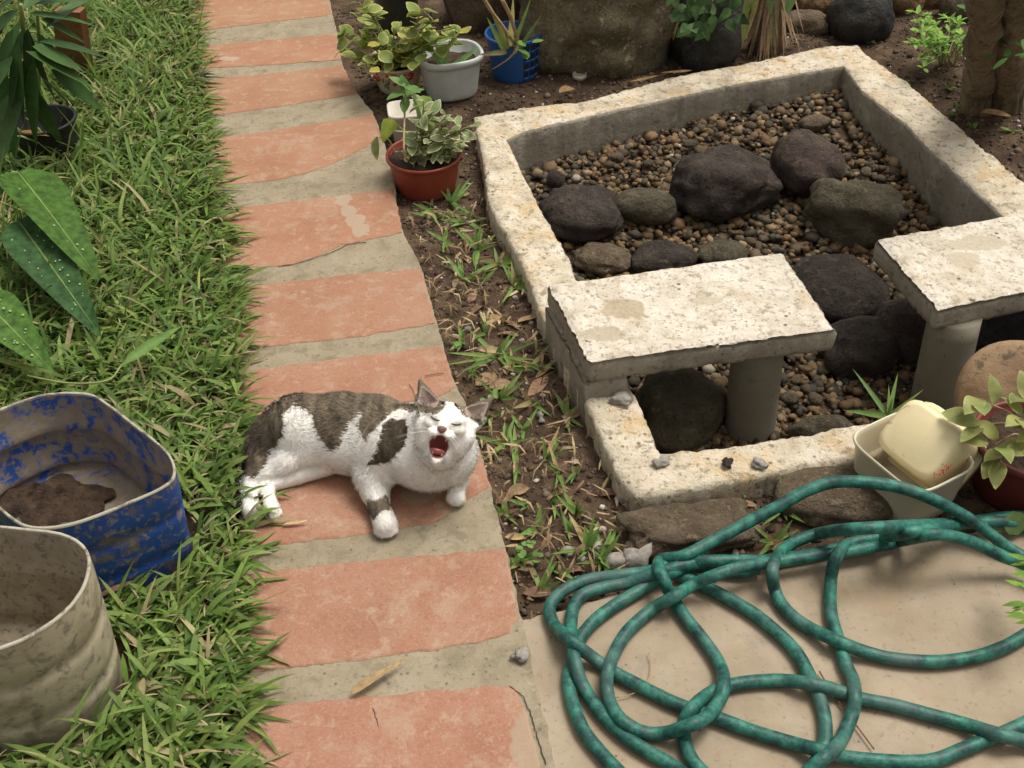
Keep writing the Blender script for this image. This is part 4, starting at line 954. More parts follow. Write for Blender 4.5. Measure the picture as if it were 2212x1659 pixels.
def coat(X, edge=.8):
    px, py = proj(X); cx = (px-483.9)/.28125; cy = (py-794.9)/.28125
    n1 = vnoise(X, 90); n2 = vnoise(X, 90, 30); cx = cx+n1*22*edge; cy = cy+n2*22*edge
    c = np.tile(np.array([.905, .88, .835]), (len(X), 1))
    tab = np.zeros(len(X), bool)
    for P in TABBY: tab |= in_poly(cx, cy, P)
    dk = np.zeros(len(X), bool)
    for P in DARK: dk |= in_poly(cx, cy, P)
    # stripes run across the body, roughly up-down from the spine
    st = np.array([noise.noise(Vector((x[0]*120, x[1]*26, x[2]*26))) for x in X])+.6*vnoise(X, 160, 9)
    tb = np.array([.17, .138, .098])[None]*(1+.75*np.clip(st, -1, 1)[:, None])
    pb = in_poly(cx, cy, TABBY[1]); tb[pb] *= .62
    tb[cx < 460] *= .85
    tl_ = np.full(len(X), 9.)
    for (a_, ra_), (b__, rb_) in zip(T_[:-1], T_[1:]): tl_ = np.minimum(tl_, rcd(X, a_, ra_, b__, rb_))
    ft = np.minimum(rcd(X, CW(215,865,.024), .0155, CW(198,1000,.020), .0135), rcd(X, CW(198,1000,.020), .0135, CW(212,1090,.018), .0160))
    c[tab] = tb[tab]; dk |= (tl_ < .003) & (ft > tl_) & (cy > 700); c[dk] = (.018, .015, .014)
    # head details
    q = X-HC0; lx_, ly_, lz_ = q@hr, q@hf, q@hu
    for s in (-1, 1):
        ear = (np.abs(lx_-s*.05) < .026) & (lz_ > .024) & (np.abs(ly_+.01) < .03)
        tipd = np.clip((lz_-.026)/.035, 0, 1)
        inner = ear_in(X, s) < .0018
        out_ = ear & ~inner; k = out_ & (lz_ > .03); c[k] = (.14, .115, .085)
        k = ear & inner; c[k] = np.array([.42, .32, .28])[None]*(1-.25*tipd[k])[:, None]
    head = (ly_ > .02) & (np.abs(lx_) < .03)
    md = mouth_d(X); k = (np.abs(md) < .0022) & (ly_ > -.02) & (np.abs(lx_) < .03) & (lz_ < -.012) & (ly_ < .049)
    c[k] = np.where((lz_[k] < -.044)[:, None], np.array([[.50, .20, .19]]), np.array([[.30, .10, .09]]))
    lip = (md > 0.0) & (md < .0016) & head & (lz_ < -.03); 
    return c, k
ccol, cm = coat(CV)
cb = root('cat', 'white and tabby cat lying on the brick path, yawning', 'cat', tuple(CW(900, 620, 0)))
body = part('body', CV, CF, MT['coat'], cb, ccol)
# fur: short hairs lying along each limb
a = CV[CF[:, 0]]; b1 = CV[CF[:, 1]]; c1 = CV[CF[:, 2]]; nrm = np.cross(b1-a, c1-a); ar = np.linalg.norm(nrm, axis=1)
NF = 75000
fi = rng.choice(len(CF), NF, p=ar/ar.sum()); w_ = rng.random((NF, 2))
r0 = CV[CF[fi, 0]]*(1-w_[:, :1])+CV[CF[fi, 1]]*w_[:, :1]; r1 = CV[CF[fi, 3]]*(1-w_[:, :1])+CV[CF[fi, 2]]*w_[:, :1]
RP = r0*(1-w_[:, 1:])+r1*w_[:, 1:]
eps = .0015
gr = np.stack([cat_field(RP+np.eye(3)[i]*eps)-cat_field(RP-np.eye(3)[i]*eps) for i in range(3)], 1); gr /= np.linalg.norm(gr, axis=1)[:, None]+1e-9
hc, mk = coat(RP+rng.normal(0, .0016, RP.shape), 1.0)
best = np.full(NF, 9.); fl = np.zeros((NF, 3))
for i, p in enumerate(PR):
    e = sd_prim(p, RP)
    d = (p[3]-p[1]) if p[0] == 'rc' else (-hf*1.0-hu*.3 if i >= NB else np.array([0, -.5, -.5]))
    if i < 5: d = -d
    d = d/(np.linalg.norm(d)+1e-9); k = e < best; best[k] = e[k]; fl[k] = d
fl = fl-gr*(fl*gr).sum(1)[:, None]+rng.normal(0, .28, (NF, 3)); fl /= np.linalg.norm(fl, axis=1)[:, None]+1e-9
q = RP-HC0; lx_, ly_, lz_ = q@hr, q@hf, q@hu
hd = np.linalg.norm(q, axis=1) < .062
ear = (lz_ > .03) & hd | (lz_ > .04) & (np.abs(lx_) < .08)
near_m = mouth_d(RP) < .003; nose_ = (np.linalg.norm(q-(hr*-.0066+hf*.055+hu*-.0085), axis=1) < .009)
keep = ~(mk | near_m | nose_ | (RP[:, 2] < G0+.002)) & ~(ear & (rng.random(NF) < .75))
Ln = rng.uniform(.0055, .0105, NF); Ln[hd] *= .5; Ln[hd & (ly_ > .022)] *= .55; Ln[ear] *= .5
low = RP[:, 2] < .03; Ln[low & ~hd] *= .6
dirn = fl*.93+gr*(.30+.12*rng.random((NF, 1))); dirn /= np.linalg.norm(dirn, axis=1)[:, None]
sd_ = np.cross(dirn, gr); sd_ /= np.linalg.norm(sd_, axis=1)[:, None]+1e-9
wd = .00045; tipp = RP+dirn*Ln[:, None]-gr*(Ln*.12)[:, None]; midp = RP+dirn*(Ln*.5)[:, None]+gr*.0004
tri = np.stack([RP-sd_*wd-gr*.0006, RP+sd_*wd-gr*.0006, midp+sd_*wd*.8, midp-sd_*wd*.8, tipp], 1)[keep]
tc = np.repeat(hc[keep]*rng.uniform(.90, 1.06, (keep.sum(), 1)), 5, axis=0)
nk = keep.sum(); o5 = np.arange(nk)[:, None]*5
FT = np.concatenate([o5+np.array([[0, 1, 2]]), o5+np.array([[0, 2, 3]]), o5+np.array([[3, 2, 4]])])
hn = gr[keep]+rng.normal(0, .2, (nk, 3))
fo = part('fur', tri.reshape(-1, 3), FT, MT['coat'], body, np.clip(tc, 0, .9), smooth=True)
fo.data.normals_split_custom_set_from_vertices(np.repeat(hn/np.linalg.norm(hn, axis=1)[:, None], 5, axis=0).tolist())
fo['kind'] = 'stuff'
# face details: closed eyes, nose leather, tongue, teeth, whiskers
def surf(x, z, y0=.09):
    ys_ = np.arange(y0, -.03, -.0006); P = np.array([HL(x, y, z) for y in ys_]); dd = cat_field(P); k = np.argmax(dd < 0)
    return ys_[k] if (dd < 0).any() else .03
for s in (-1, 1):
    pts = []
    for t in np.linspace(-1, 1, 9):
        x = -.0033+s*.0185+t*.0085; z = .0068-.0022*(1-t*t)+.0018*t*s
        pts.append(HL(x, surf(x, z)+.0009, z))
    V, F = tube(pts, [.0005, .0010, .0013, .0015, .0016, .0015, .0013, .0010, .0005], 6); part('closed_eye', V, F, MT['lid'], body)
V0, F0 = ICO[3]; yn = surf(-.0066, -.0085)
NV = []
for v in V0:
    wx = .0088*(.45+.55*min(1, (v[2]+1)/1.4)); NV.append(HL(-.0066+v[0]*wx, yn-.002+v[1]*.0036, -.0090+v[2]*.0066))
part('nose', NV, F0, MT['nose'], body)
TV = [HL(-.0045+v[0]*.0125*(1-.25*max(0, v[1])), .020+v[1]*.024, -.0475+v[2]*.0055+.0035*v[1]*v[1]-.0025*abs(v[0])*-1) for v in V0]
part('tongue', TV, F0, MT['tongue'], body)
def tooth(x, y, z, L, up):
    V, F = ring_loft([np.array([HL(x+.0013*s*math.cos(a_), y+.0013*s*math.sin(a_), z+up*L*t) for a_ in np.linspace(0, 6.28, 9)[:-1]]) for t, s in ((0, 1), (.5, .75), (1, .12))], True, True)
    part('tooth', V, F, MT['tooth'], body)
for s in (-1, 1):
    tooth(-.0050+s*.0095, .0405, -.0205, .0075, -1); tooth(-.0040+s*.0075, .0300, -.0515, .0055, 1)
for s in (-1, 1):
    for k in range(8):
        x0, z0 = -.0055+s*(.013+.003*(k % 3)), -.013-.003*(k//3); y0 = surf(x0, z0)-.001
        L = random.uniform(.035, .055); dz = random.uniform(-.022, .006)-.008*(k//3); dy = random.uniform(-.02, .01)
        pts = [HL(x0+s*L*t, y0+dy*t+.004*t*(1-t), z0+dz*t-.010*t*t) for t in np.linspace(0, 1, 7)]
        V, F = tube(pts, [.00035*(1-.7*t) for t in np.linspace(0, 1, 7)], 4); part('whisker', V, F, MT['whisker'], body)
# ================================================================== plants
UP = Vector((0, 0, 1))
def rdir(el_lo, el_hi, az=None, spread=math.pi):
    e = math.radians(random.uniform(el_lo, el_hi)); a_ = random.uniform(-math.pi, math.pi) if az is None else az+random.uniform(-spread, spread)
    return Vector((math.cos(a_)*math.cos(e), math.sin(a_)*math.cos(e), math.sin(e)))
def stem(parent, pts, r0, r1, mat='stem', name='stem', per=5):
    P = spline(pts, per); V, F = tube(P, np.linspace(r0, r1, len(P)), 6); part(name, V, F, MT[mat], parent); return P
GRN = (.115, .20, .045); YEL = (.42, .42, .12); CRM = (.62, .60, .34)
# -- the big variegated peperomia-like plant in the painted pot
def leafy_plant(label, base, stems, leaf_L, leaf_W, c_in, c_ed, per_stem, shape, name='potted_plant', gloss='leaf', yel=.15):
    pl_ = root(name, label, 'plant', tuple(base))
    for tip in stems:
        tip = Vector(tip); b0 = Vector(base)+Vector((random.uniform(-.03, .03), random.uniform(-.03, .03), -.01))
        md = (b0+tip)/2+Vector((0, 0, .25*(tip-b0).length*.4)); P = stem(pl_, [b0, md, tip], .0028, .0016)
        for k in range(per_stem):
            t = .25+.75*k/(per_stem-1) if per_stem > 1 else 1; q = Vector(P[int(t*(len(P)-1))])
            L = leaf_L*random.uniform(.7, 1.15); d = rdir(-25, 45); upv = (UP+rdir(-10, 60)*.7)
            ci = jit(c_in) if random.random() > yel else jit((.45, .42, .08))
            ce = jit(c_ed, .1)
            add_leaf(pl_, q, d, upv, L, leaf_W*L/leaf_L*random.uniform(.85, 1.1), mat=gloss, shape=shape, curl=random.uniform(.1, .5), fold=random.uniform(.05, .3), c_in=ci, c_ed=ce, n=6)
    return pl_
pxl = lambda x, y, z: un(x, y, z)
tips = [pxl(x, y, z) for x, y, z in [(728,105,.10),(742,62,.14),(770,125,.10),(800,30,.22),(820,95,.16),(765,30,.2),(850,60,.2),(880,110,.16),(900,65,.2),(935,45,.24),(940,95,.18),(845,135,.13),(800,150,.12),(965,80,.2),(1000,95,.18),(905,135,.14),(985,60,.22),(915,20,.28),(780,80,.16),(860,95,.17),(1010,70,.18),(775,5,.26)]]
leafy_plant('trailing plant with round yellow edged leaves in the painted pot', pps, tips, .046, .038, (.22, .285, .07), (.56, .53, .17), 9, 'ovate', yel=.12)
# -- cream edged plant in the red pot
tips = [pxl(x, y, z) for x, y, z in [(870,300,.13),(900,270,.16),(935,240,.2),(965,250,.19),(985,285,.15),(1020,270,.17),(1030,300,.12),(1000,320,.10),(960,310,.13),(930,300,.14),(880,330,.10),(915,215,.22),(990,250,.18),(945,330,.1),(985,340,.08)]]
leafy_plant('small plant with cream edged grey green leaves in the red pot', rps, tips, .042, .026, (.25, .30, .14), (.72, .69, .42), 9, 'ovate', yel=.04)
# -- tall seedling with larger soft leaves in the red pot
sp_ = root('seedling', 'tall seedling with soft light green leaves rising from the red pot', 'plant', tuple(rps))
P = stem(sp_, [rps+Vector((-.035, -.01, 0)), pxl(873, 330, .14), pxl(874, 250, .19), pxl(876, 195, .24)], .003, .002, 'drystem')
top = Vector(P[-1])
for az, e, L in [(0.3, 20, .05), (1.4, 40, .05), (2.6, 30, .05), (3.7, 5, .055), (4.6, -15, .05), (5.5, 10, .055), (2.0, 70, .045)]:
    d = Vector((math.cos(az)*math.cos(math.radians(e)), math.sin(az)*math.cos(math.radians(e)), math.sin(math.radians(e))))
    add_leaf(sp_, top+Vector((0, 0, random.uniform(-.03, .01))), d, UP+d*.3, L, L*.52, shape='ovate', curl=.3, fold=.2, c_in=jit((.12, .23, .06), .1), n=7)
add_leaf(sp_, pxl(905, 210, .17), Vector((.5, -.6, -.75)), Vector((.3, -.6, .6)), .085, .062, shape='heart', curl=.2, fold=.12, c_in=(.20, .30, .055), n=8)
P = stem(sp_, [Vector(P[8]), pxl(850, 262, .15)], .0018, .0014)
add_leaf(sp_, pxl(848, 258, .15), Vector((-.45, -.5, -.6)), Vector((-.3, -.6, .6)), .065, .05, shape='heart', curl=.3, fold=.15, c_in=(.30, .38, .06), n=8)
add_leaf(sp_, pxl(815, 295, .10), Vector((-.1, -.45, -.9)), Vector((-.6, -.7, .3)), .06, .032, shape='ovate', curl=.1, fold=.5, c_in=(.24, .29, .10), c_ed=(.5, .5, .25), n=7)
stem(sp_, [rps+Vector((-.07, .01, .005)), pxl(838, 300, .1), pxl(812, 297, .1)], .0015, .001)
# -- grass stalk bending out of the red pot
gs = root('grass_stalk', 'long pale grass stalk arching over the red pot rim', 'grass', tuple(rps+Vector((0, -.01, 0))))
add_leaf(gs, pxl(930, 375, .02), Vector((-.15, .1, 1)), Vector((0, -1, .2)), .17, .011, shape='grass', curl=.1, fold=.2, c_in=(.22, .32, .12), n=8)
add_leaf(gs, pxl(925, 300, .09), Vector((-.25, .1, .9)), Vector((0, -1, .2)), .16, .012, shape='grass', curl=.15, fold=.2, c_in=(.25, .36, .15), n=8)
add_leaf(gs, pxl(930, 292, .09), Vector((-.9, -.1, .25)), Vector((0, -.4, 1)), .10, .010, shape='grass', curl=.1, fold=.2, c_in=(.28, .38, .16), n=7)
add_leaf(gs, pxl(945, 315, .08), Vector((.8, -.2, -.1)), Vector((0, -.4, 1)), .07, .010, shape='grass', curl=.3, fold=.2, c_in=(.20, .33, .12), n=7)
# -- sprout in the white pot
ws = root('sprout', 'single grass sprout growing in the greyish white pot', 'plant', tuple(wps))
for d, L, w_ in [((-.25, -.2, .95), .13, .012), ((.75, .1, .5), .12, .02), ((-.55, .1, .85), .12, .016), ((.15, .0, 1), .10, .010)]:
    add_leaf(ws, wps+Vector((-.01, -.03, -.01)), Vector(d), Vector((0, -1, .5)), L, w_, shape='grass', curl=.25, fold=.25, c_in=jit((.22, .36, .12)), n=8)
# -- bent palm-like stalks and small leaves in the blue basket
bs = root('potted_plant', 'bent straw coloured stalk with strap leaves in the blue basket', 'plant', tuple(bps))
stem(bs, [pxl(1085,0,.34), pxl(1100,30,.28), pxl(1110,60,.22), pxl(1118,90,.16), pxl(1112,115,.13)], .006, .005, 'drystem')
stem(bs, [pxl(1040,-10,.34), pxl(1062,25,.27), pxl(1085,55,.22), pxl(1112,95,.15)], .005, .004, 'drystem')
stem(bs, [pxl(1113,112,.14), pxl(1095,130,.11), pxl(1060,152,.07)], .004, .001, 'drystem')
for a_, b__, w_, c_ in [((1098,105,.14), (1050,-10,.32), .016, (.30, .33, .10)), ((1108,100,.14), (1150,-5,.32), .012, (.14, .22, .06)), ((1090,110,.13), (1052,35,.22), .018, (.13, .20, .05)), ((1095,112,.13), (1032,118,.14), .016, (.20, .19, .08)), ((1120,108,.14), (1172,30,.25), .012, (.13, .20, .06)), ((1100,100,.14), (1112,0,.32), .02, (.45, .42, .18))]:
    p0, p1 = pxl(*a_), pxl(*b__); add_leaf(bs, p0, p1-p0, Vector((.2, -1, .6)), (p1-p0).length, w_, shape='grass', curl=.12, fold=.3, c_in=c_, n=8)
for a_ in [(1135,100,.16), (1150,92,.17), (1142,118,.14), (1138,128,.13)]:
    add_leaf(bs, pxl(*a_), rdir(0, 40), UP, .034, .024, shape='ovate', curl=.2, fold=.15, c_in=jit((.16, .30, .07)), n=6)
# -- wilting plant in the maroon pot
tips = [pxl(x, y, z) for x, y, z in [(2130,870,.20),(2110,920,.17),(2150,960,.15),(2190,900,.19),(2215,960,.15),(2215,870,.2),(2170,990,.13),(2240,920,.17)]]
wpnt = root('potted_plant', 'wilting plant with veined yellow green leaves in the maroon pot', 'plant', tuple(mps))
for tx_ in tips:
    b0 = mps+Vector((random.uniform(-.02, .02), random.uniform(-.02, .02), 0)); stem(wpnt, [b0, (b0+tx_)/2+Vector((0, 0, .02)), tx_], .002, .0015, 'drystem')
    for k in range(3):
        d = (tx_-mps).normalized()+rdir(-50, 10)*.8
        add_leaf(wpnt, tx_+rdir(-20, 20)*.012, d, UP+rdir(0, 60)*.4, random.uniform(.045, .065), random.uniform(.026, .036), shape='ovate', curl=.5, fold=.25, wave=.04, c_in=jit((.30, .33, .11)), c_ed=jit((.36, .40, .15)), n=8)
for a_ in [(2185,1105,.05), (2140,1118,.02)]:
    add_leaf(wpnt, pxl(*a_), Vector((.2, -.3, -.5)), Vector((0, -.8, .6)), .045, .04, shape='round', curl=.1, fold=.1, c_in=(.17, .26, .09), n=7)
# -- fern tips coming in from the side over the patio
ft = root('fern', 'fern frond tips reaching over the patio edge', 'fern', tuple(un(2300, 1330, 0)))
for x, y in [(2215,1205), (2205,1262), (2210,1298), (2218,1240), (2208,1325)]:
    p1 = un(x-12, y, .1); p0 = un(x+60, y+25, .12)
    for k in range(4):
        add_leaf(ft, p0+(p1-p0)*(.3+.15*k), (p1-p0)+rdir(-20, 20)*.03, UP, .035, .012, shape='lance', curl=.2, c_in=jit((.19, .34, .06)), n=5)
stem(ft, [un(2300, 1330, .0), un(2285, 1300, .07), un(2262, 1260, .12)], .003, .002)
# -- dry palm stump with strips and green leaves
ps = root('palm_stump', 'dry fibrous palm stump with ragged brown strips behind the basin', 'stump', tuple(un(1655, 120, 0)))
pb = un(1655, 118, 0)
V, F = ring_loft([circle((pb.x+.01*t, pb.y+.03), .055-.02*t, .0+.36*t, 24, 1) for t in np.linspace(0, 1, 8)], True, True)
V[:, :2] += np.array([[.006*fb(v, 30, 3), .006*fb(v+9, 30, 3)] for v in V]); part('trunk', V, F, MT['bark'], ps)
for k in range(46):
    a_ = random.uniform(math.pi, 2*math.pi); r = .03+random.random()*.02; q = Vector((pb.x+math.cos(a_)*r, pb.y+.03+math.sin(a_)*r, random.uniform(.1, .3)))
    d = Vector((math.cos(a_)*.35+random.uniform(-.2, .2), math.sin(a_)*.35, -1)); L = min(q.z+.02, random.uniform(.1, .22))
    add_leaf(ps, q, d, Vector((math.cos(a_), math.sin(a_), .2)), L, random.uniform(.008, .02), mat='dry', name='dry_strip', shape='grass', curl=random.uniform(-.3, .1), fold=.3, c_in=jit((.30, .215, .125), .35), n=6)
for a_, b__, w_, c_ in [((1612,-10,.33), (1612,112,.06), .03, (.20, .26, .06)), ((1640,-20,.35), (1605,120,.03), .016, (.32, .30, .10)), ((1628,0,.3), (1622,65,.16), .022, (.15, .24, .06)), ((1705,-25,.36), (1712,35,.22), .05, (.14, .30, .07)), ((1580,-30,.36), (1545,10,.3), .03, (.09, .2, .05)), ((1660,-30,.36), (1672,40,.2), .03, (.10, .18, .05))]:
    p0, p1 = pxl(*a_), pxl(*b__); add_leaf(ps, p0, p1-p0, Vector((0, -1, .5)), (p1-p0).length, w_, mat='glossleaf', shape='lance', curl=.1, fold=.2, c_in=c_, n=8)
# -- dark ivy between the boulder and the black rock
iv = root('ivy', 'dark ivy leaves hanging between boulder and black rock', 'ivy', tuple(un(1450, 110, 0)))
for k in range(34):
    x, y = random.uniform(1425, 1600), random.uniform(-30, 60); 
    add_leaf(iv, un(x, y, .18+random.random()*.12), rdir(-70, 0, -math.pi/2, 1.2), Vector((0, -1, .6)), random.uniform(.03, .055), random.uniform(.025, .04), mat='taro', shape='heart', curl=.2, c_in=jit((.045, .085, .025), .3), n=6)
stem(iv, [un(1450, 110, 0), un(1470, 40, .2), un(1540, 0, .25)], .004, .002, 'drystem')
# -- twin trunks and bushes at the right
def trunk(label, pts, r0, r1):
    P = spline([un(*p) for p in pts], 7); V, F = tube(P, np.linspace(r0, r1, len(P)), 40)
    V = V+np.array([[.012*fb((v[0]*2.2, v[1]*2.2, v[2]*.35), 16, 4), .012*fb((v[0]*2.2+5, v[1]*2.2, v[2]*.35), 16, 4), 0] for v in V])
    t_ = root('tree', label, 'tree', tuple(un(*pts[0]))); part('trunk', V, F, MT['bark'], t_); return t_, P
t1, P1 = trunk('slim tree with lumpy grey brown trunk nearest the basin corner', [(2108,240,-.01),(2113,195,.06),(2116,172,.12),(2122,120,.25),(2126,50,.4),(2130,-80,.62),(2135,-200,.8)], .042, .032)
t2_, P2 = trunk('thicker lumpy trunk beside the slim grey brown tree', [(2180,240,-.01),(2178,195,.06),(2179,165,.13),(2185,100,.28),(2200,10,.45),(2215,-150,.7)], .048, .036)
for tree_, n_, (x0, x1, y0, y1) in ((t1, 60, (2085, 2160, -60, 40)), (t2_, 110, (2130, 2240, -50, 130))):
    for k in range(n_):
        z = random.uniform(.2, .42); add_leaf(tree_, un(random.uniform(x0, x1), random.uniform(y0, y1), z), rdir(-50, 30), UP, random.uniform(.022, .04), random.uniform(.014, .022), shape='ovate', curl=.2, c_in=jit((.085, .19, .04), .3), n=5)
fr = add_leaf(t2_, un(2215, 10, .45), un(1985, 130, .18)-un(2215, 10, .45), Vector((0, -.5, 1)), (un(1985, 130, .18)-un(2215, 10, .45)).length, .03, mat='leaf', name='strap_leaf', shape='grass', curl=-.05, fold=.4, c_in=(.16, .24, .06), n=10)
bu = root('bush', 'bright green ferny bush left of the twin trunks', 'bush', tuple(un(2050, 150, 0)))
bb = un(2050, 150, 0)
for k in range(16):
    tp_ = un(random.uniform(1960, 2090), random.uniform(25, 150), random.uniform(.06, .2)); P = stem(bu, [bb+Vector((random.uniform(-.03, .03), 0, 0)), (bb+tp_)/2+Vector((0, 0, .05)), tp_], .002, .001)
    for q in P[4:]:
        for s in (0, 1, 2):
            add_leaf(bu, Vector(q), rdir(-10, 50), UP, random.uniform(.018, .032), random.uniform(.009, .014), shape='ovate', curl=.2, c_in=jit((.22, .40, .07), .25), n=5)
# scattered seedlings on the bare soil by the trunks
for x, y in [(2050,190),(2075,240),(2060,255),(1990,60),(1880,95),(2100,280),(2185,285)]:
    p = un(x, y, .0); z = soil_z(p.x, p.y); p = un(x, y, z); sd2 = root('seedling', 'tiny green seedling on bare soil beside the basin right wall', 'seedling', tuple(p), 'seedlings on the soil by the trunks')
    for k in range(4): add_leaf(sd2, p, rdir(15, 60), UP, random.uniform(.02, .035), random.uniform(.010, .016), shape='ovate', curl=.2, c_in=jit((.15, .28, .06)), n=5)
# -- left side: dark lance leaved plant, board, black pot, spotted taro
ll = root('leafy_plant', 'plant with long dark green lance leaves beside a red board', 'plant', tuple(un(60, 260, -.03)))
lb = un(60, 250, 0)
for k, (a_, b__) in enumerate([((45,40,.42),(-60,330,.16)),((50,60,.42),(10,260,.2)),((60,60,.42),(110,230,.18)),((55,110,.38),(225,190,.22)),((60,30,.45),(230,40,.35)),((40,20,.46),(-80,120,.35)),((75,130,.34),(60,330,.1)),((50,20,.46),(140,-60,.5)),((30,120,.36),(-70,260,.22)),((85,90,.38),(250,110,.28)),((30,0,.48),(-40,40,.4)),((90,170,.3),(180,250,.14)),((60,150,.3),(-20,400,.08)),((70,10,.46),(200,-20,.42)),((60,60,.42),(70,250,.17)),((30,60,.42),(-30,220,.24)),((80,70,.4),(165,200,.2)),((50,130,.34),(95,310,.1)),((20,200,.25),(-60,420,.05)),((100,60,.4),(215,-40,.4)),((70,100,.38),(190,150,.28)),((60,180,.25),(140,330,.05)),((20,30,.44),(-90,180,.3)),((110,150,.3),(230,240,.15)),((40,90,.4),(40,280,.16)),((90,40,.42),(190,90,.32)),((10,150,.3),(30,360,.06))]):
    p0, p1 = un(*a_), un(*b__); add_leaf(ll, p0, p1-p0, Vector((0, -.6, 1)), (p1-p0).length, random.uniform(.03, .046), mat='glossleaf', shape='lance', curl=random.uniform(.05, .25), fold=.25, c_in=jit((.055, .115, .035), .25), n=9)
stem(ll, [lb, un(55, 120, .3), un(45, 10, .48)], .008, .005); stem(ll, [lb+Vector((.03, 0, 0)), un(85, 120, .25), un(80, 20, .4)], .006, .004)
# board
A_, B_ = un(165, 175, -.03), un(150, 20, .26)
c0 = np.array(A_); ux = np.array((.052, -.012, 0)); uz = np.array(B_)-c0; uy = np.array((.004, .018, 0))
V = [tuple(c0+ux*sx*(1-.25*sz)+uz*sz+uy*sy) for sz in (0, .5, 1) for sx, sy in ((-1, -1), (1, -1), (1, 1), (-1, 1))]
F = [(l*4+k, l*4+(k+1) % 4, (l+1)*4+(k+1) % 4, (l+1)*4+k) for l in (0, 1) for k in range(4)]+[(3, 2, 1, 0), (8, 9, 10, 11)]
thing('wooden_stake', V, F, MT['wood'], 'reddish brown wooden board stuck in the grass under dark leaves', 'board', smooth=False)
bk, bks, bkz = pot('plant_pot', 'black plastic pot half hidden in the grass', 120, 345, .082, .07, .13, 'blackpot', .004, .004, soil=.25)
dl = root('dead_leaf', 'orange brown dead leaf lying over the black pot', 'leaf', tuple(un(85, 290, .09)))
add_leaf(dl, un(40, 285, .10), un(122, 292, .10)-un(40, 285, .10), UP, .09, .022, mat='dry', name='blade', shape='lance', curl=.1, fold=.3, c_in=(.36, .20, .07), n=7)
def taro(label, tip, base, roll, Wd, spots, cc_):
    p0, p1 = un(*base), un(*tip); r_ = root('taro_plant', label, 'plant', tuple(un(base[0], base[1]+30, -.03)), 'broad leaves in the lawn')
    stem(r_, [Vector((p0.x-.04, p0.y+.02, -.03)), p0+Vector((-.02, 0, -.02)), p0], .004, .003)
    d = p1-p0; lf = add_leaf(r_, p0, d, roll, d.length, Wd, mat='taro', name='leaf', shape='heart', curl=.12, fold=.22, wave=.008, c_in=cc_, n=12)
    V, F, C = leaf_geo(p0, d, roll, d.length, .004, 'grass', curl=.12, fold=0, n=8, c_in=(.20, .30, .08)); V[:, 2] += .0015; part('midrib', V, F, MT['leaf'], lf, C)
    side = d.normalized().cross(Vector(roll)).normalized(); upn = side.cross(d.normalized())
    for k in range(spots):
        t = random.uniform(.12, .8); s = random.choice((-1, 1))*random.uniform(.15, .8); hw = (1-t)**.72*1.15*Wd/2; q = p0+d*(t-.12*.12*t*t)+upn*(-d.length*.12*t*t*.55+abs(s)*hw*.22+.0022)+side*(s*hw); z = random.uniform(.0012, .0028)
        V = [q+side*(z*math.cos(a_))+d.normalized()*(z*1.3*math.sin(a_))+upn*.001 for a_ in np.linspace(0, 6.28, 8)[:-1]]
        part('pale_spot', V, [tuple(range(7))], MT['spot'], lf, smooth=False)
MT['spot'] = plastic('pale leaf spot', (.24, .30, .11), .6)
taro('large smooth green taro leaf folded along its rib above the lawn', (218,588,.13), (38,372,.20), Vector((.25, .1, 1)), .15, 5, (.05, .11, .018))
taro('large dark taro leaf covered with pale spots drooping over the lawn', (212,712,.08), (40,478,.15), Vector((.1, -.35, 1)), .13, 24, (.035, .085, .028))
taro('spotted taro leaf at lawn edge close to the blue drum', (114,795,.10), (-45,640,.15), Vector((.2, -.3, 1)), .11, 20, (.06, .13, .025))
taro('yellowish taro leaf with pale spots at lawn border', (12,690,.13), (-90,560,.18), Vector((.2, -.3, 1)), .11, 10, (.12, .17, .03))
vs = root('vine', 'thin pale vine stalk crossing the lawn from the spotted leaf', 'vine', tuple(un(235, 820, .02)))
stem(vs, [un(60, 812, .07), un(150, 828, .075), un(232, 822, .08), un(262, 790, .09), un(300, 750, .1)], .0022, .0018)
add_leaf(vs, un(262, 790, .10), un(400, 690, .1)-un(262, 790, .10), Vector((.2, -.5, .8)), (un(400, 690, .1)-un(262, 790, .1)).length, .022, shape='lance', curl=.2, fold=.5, c_in=(.14, .25, .06), n=8)
# ================================================================== weeds, dead leaves, twigs on the soil
WD = 'grass weeds on the soil strip'
def weed(px, py, blades, seedn, lab=None):
    p = un(px, py, -.02); z = soil_z(p.x, p.y); p = un(px, py, z); r_ = root('grass_weed', lab or ('grass weed sprig in soil '+('below the brick red pot' if py < 600 else 'beside the stained bench' if py < 800 else 'between cat and left basin wall' if py < 1060 else 'in front of the basin front wall' if px > 1400 else 'close to the coiled hose')), 'weed', tuple(p), WD)
    for dx, dy, L, w_ in blades:
        tgt = un(px+dx, py+dy, z+L); d = tgt-p
        dead = random.random() < .15
        add_leaf(r_, p, d, Vector((random.uniform(-.4, .4), -.7, .8)), d.length, w_, mat='grass', name='blade', shape='grass', curl=random.uniform(.05, .35), fold=.3, c_in=jit((.40, .33, .15)) if dead else jit((.19, .30, .08), .25), n=7)
def rb(n, sx, sy, h=.03): return [(random.uniform(-sx, sx)*1.25, random.uniform(-sy, sy*.45)*1.25, random.uniform(.015, h+.01), random.uniform(.007, .013)) for _ in range(int(n*1.5)+1)]
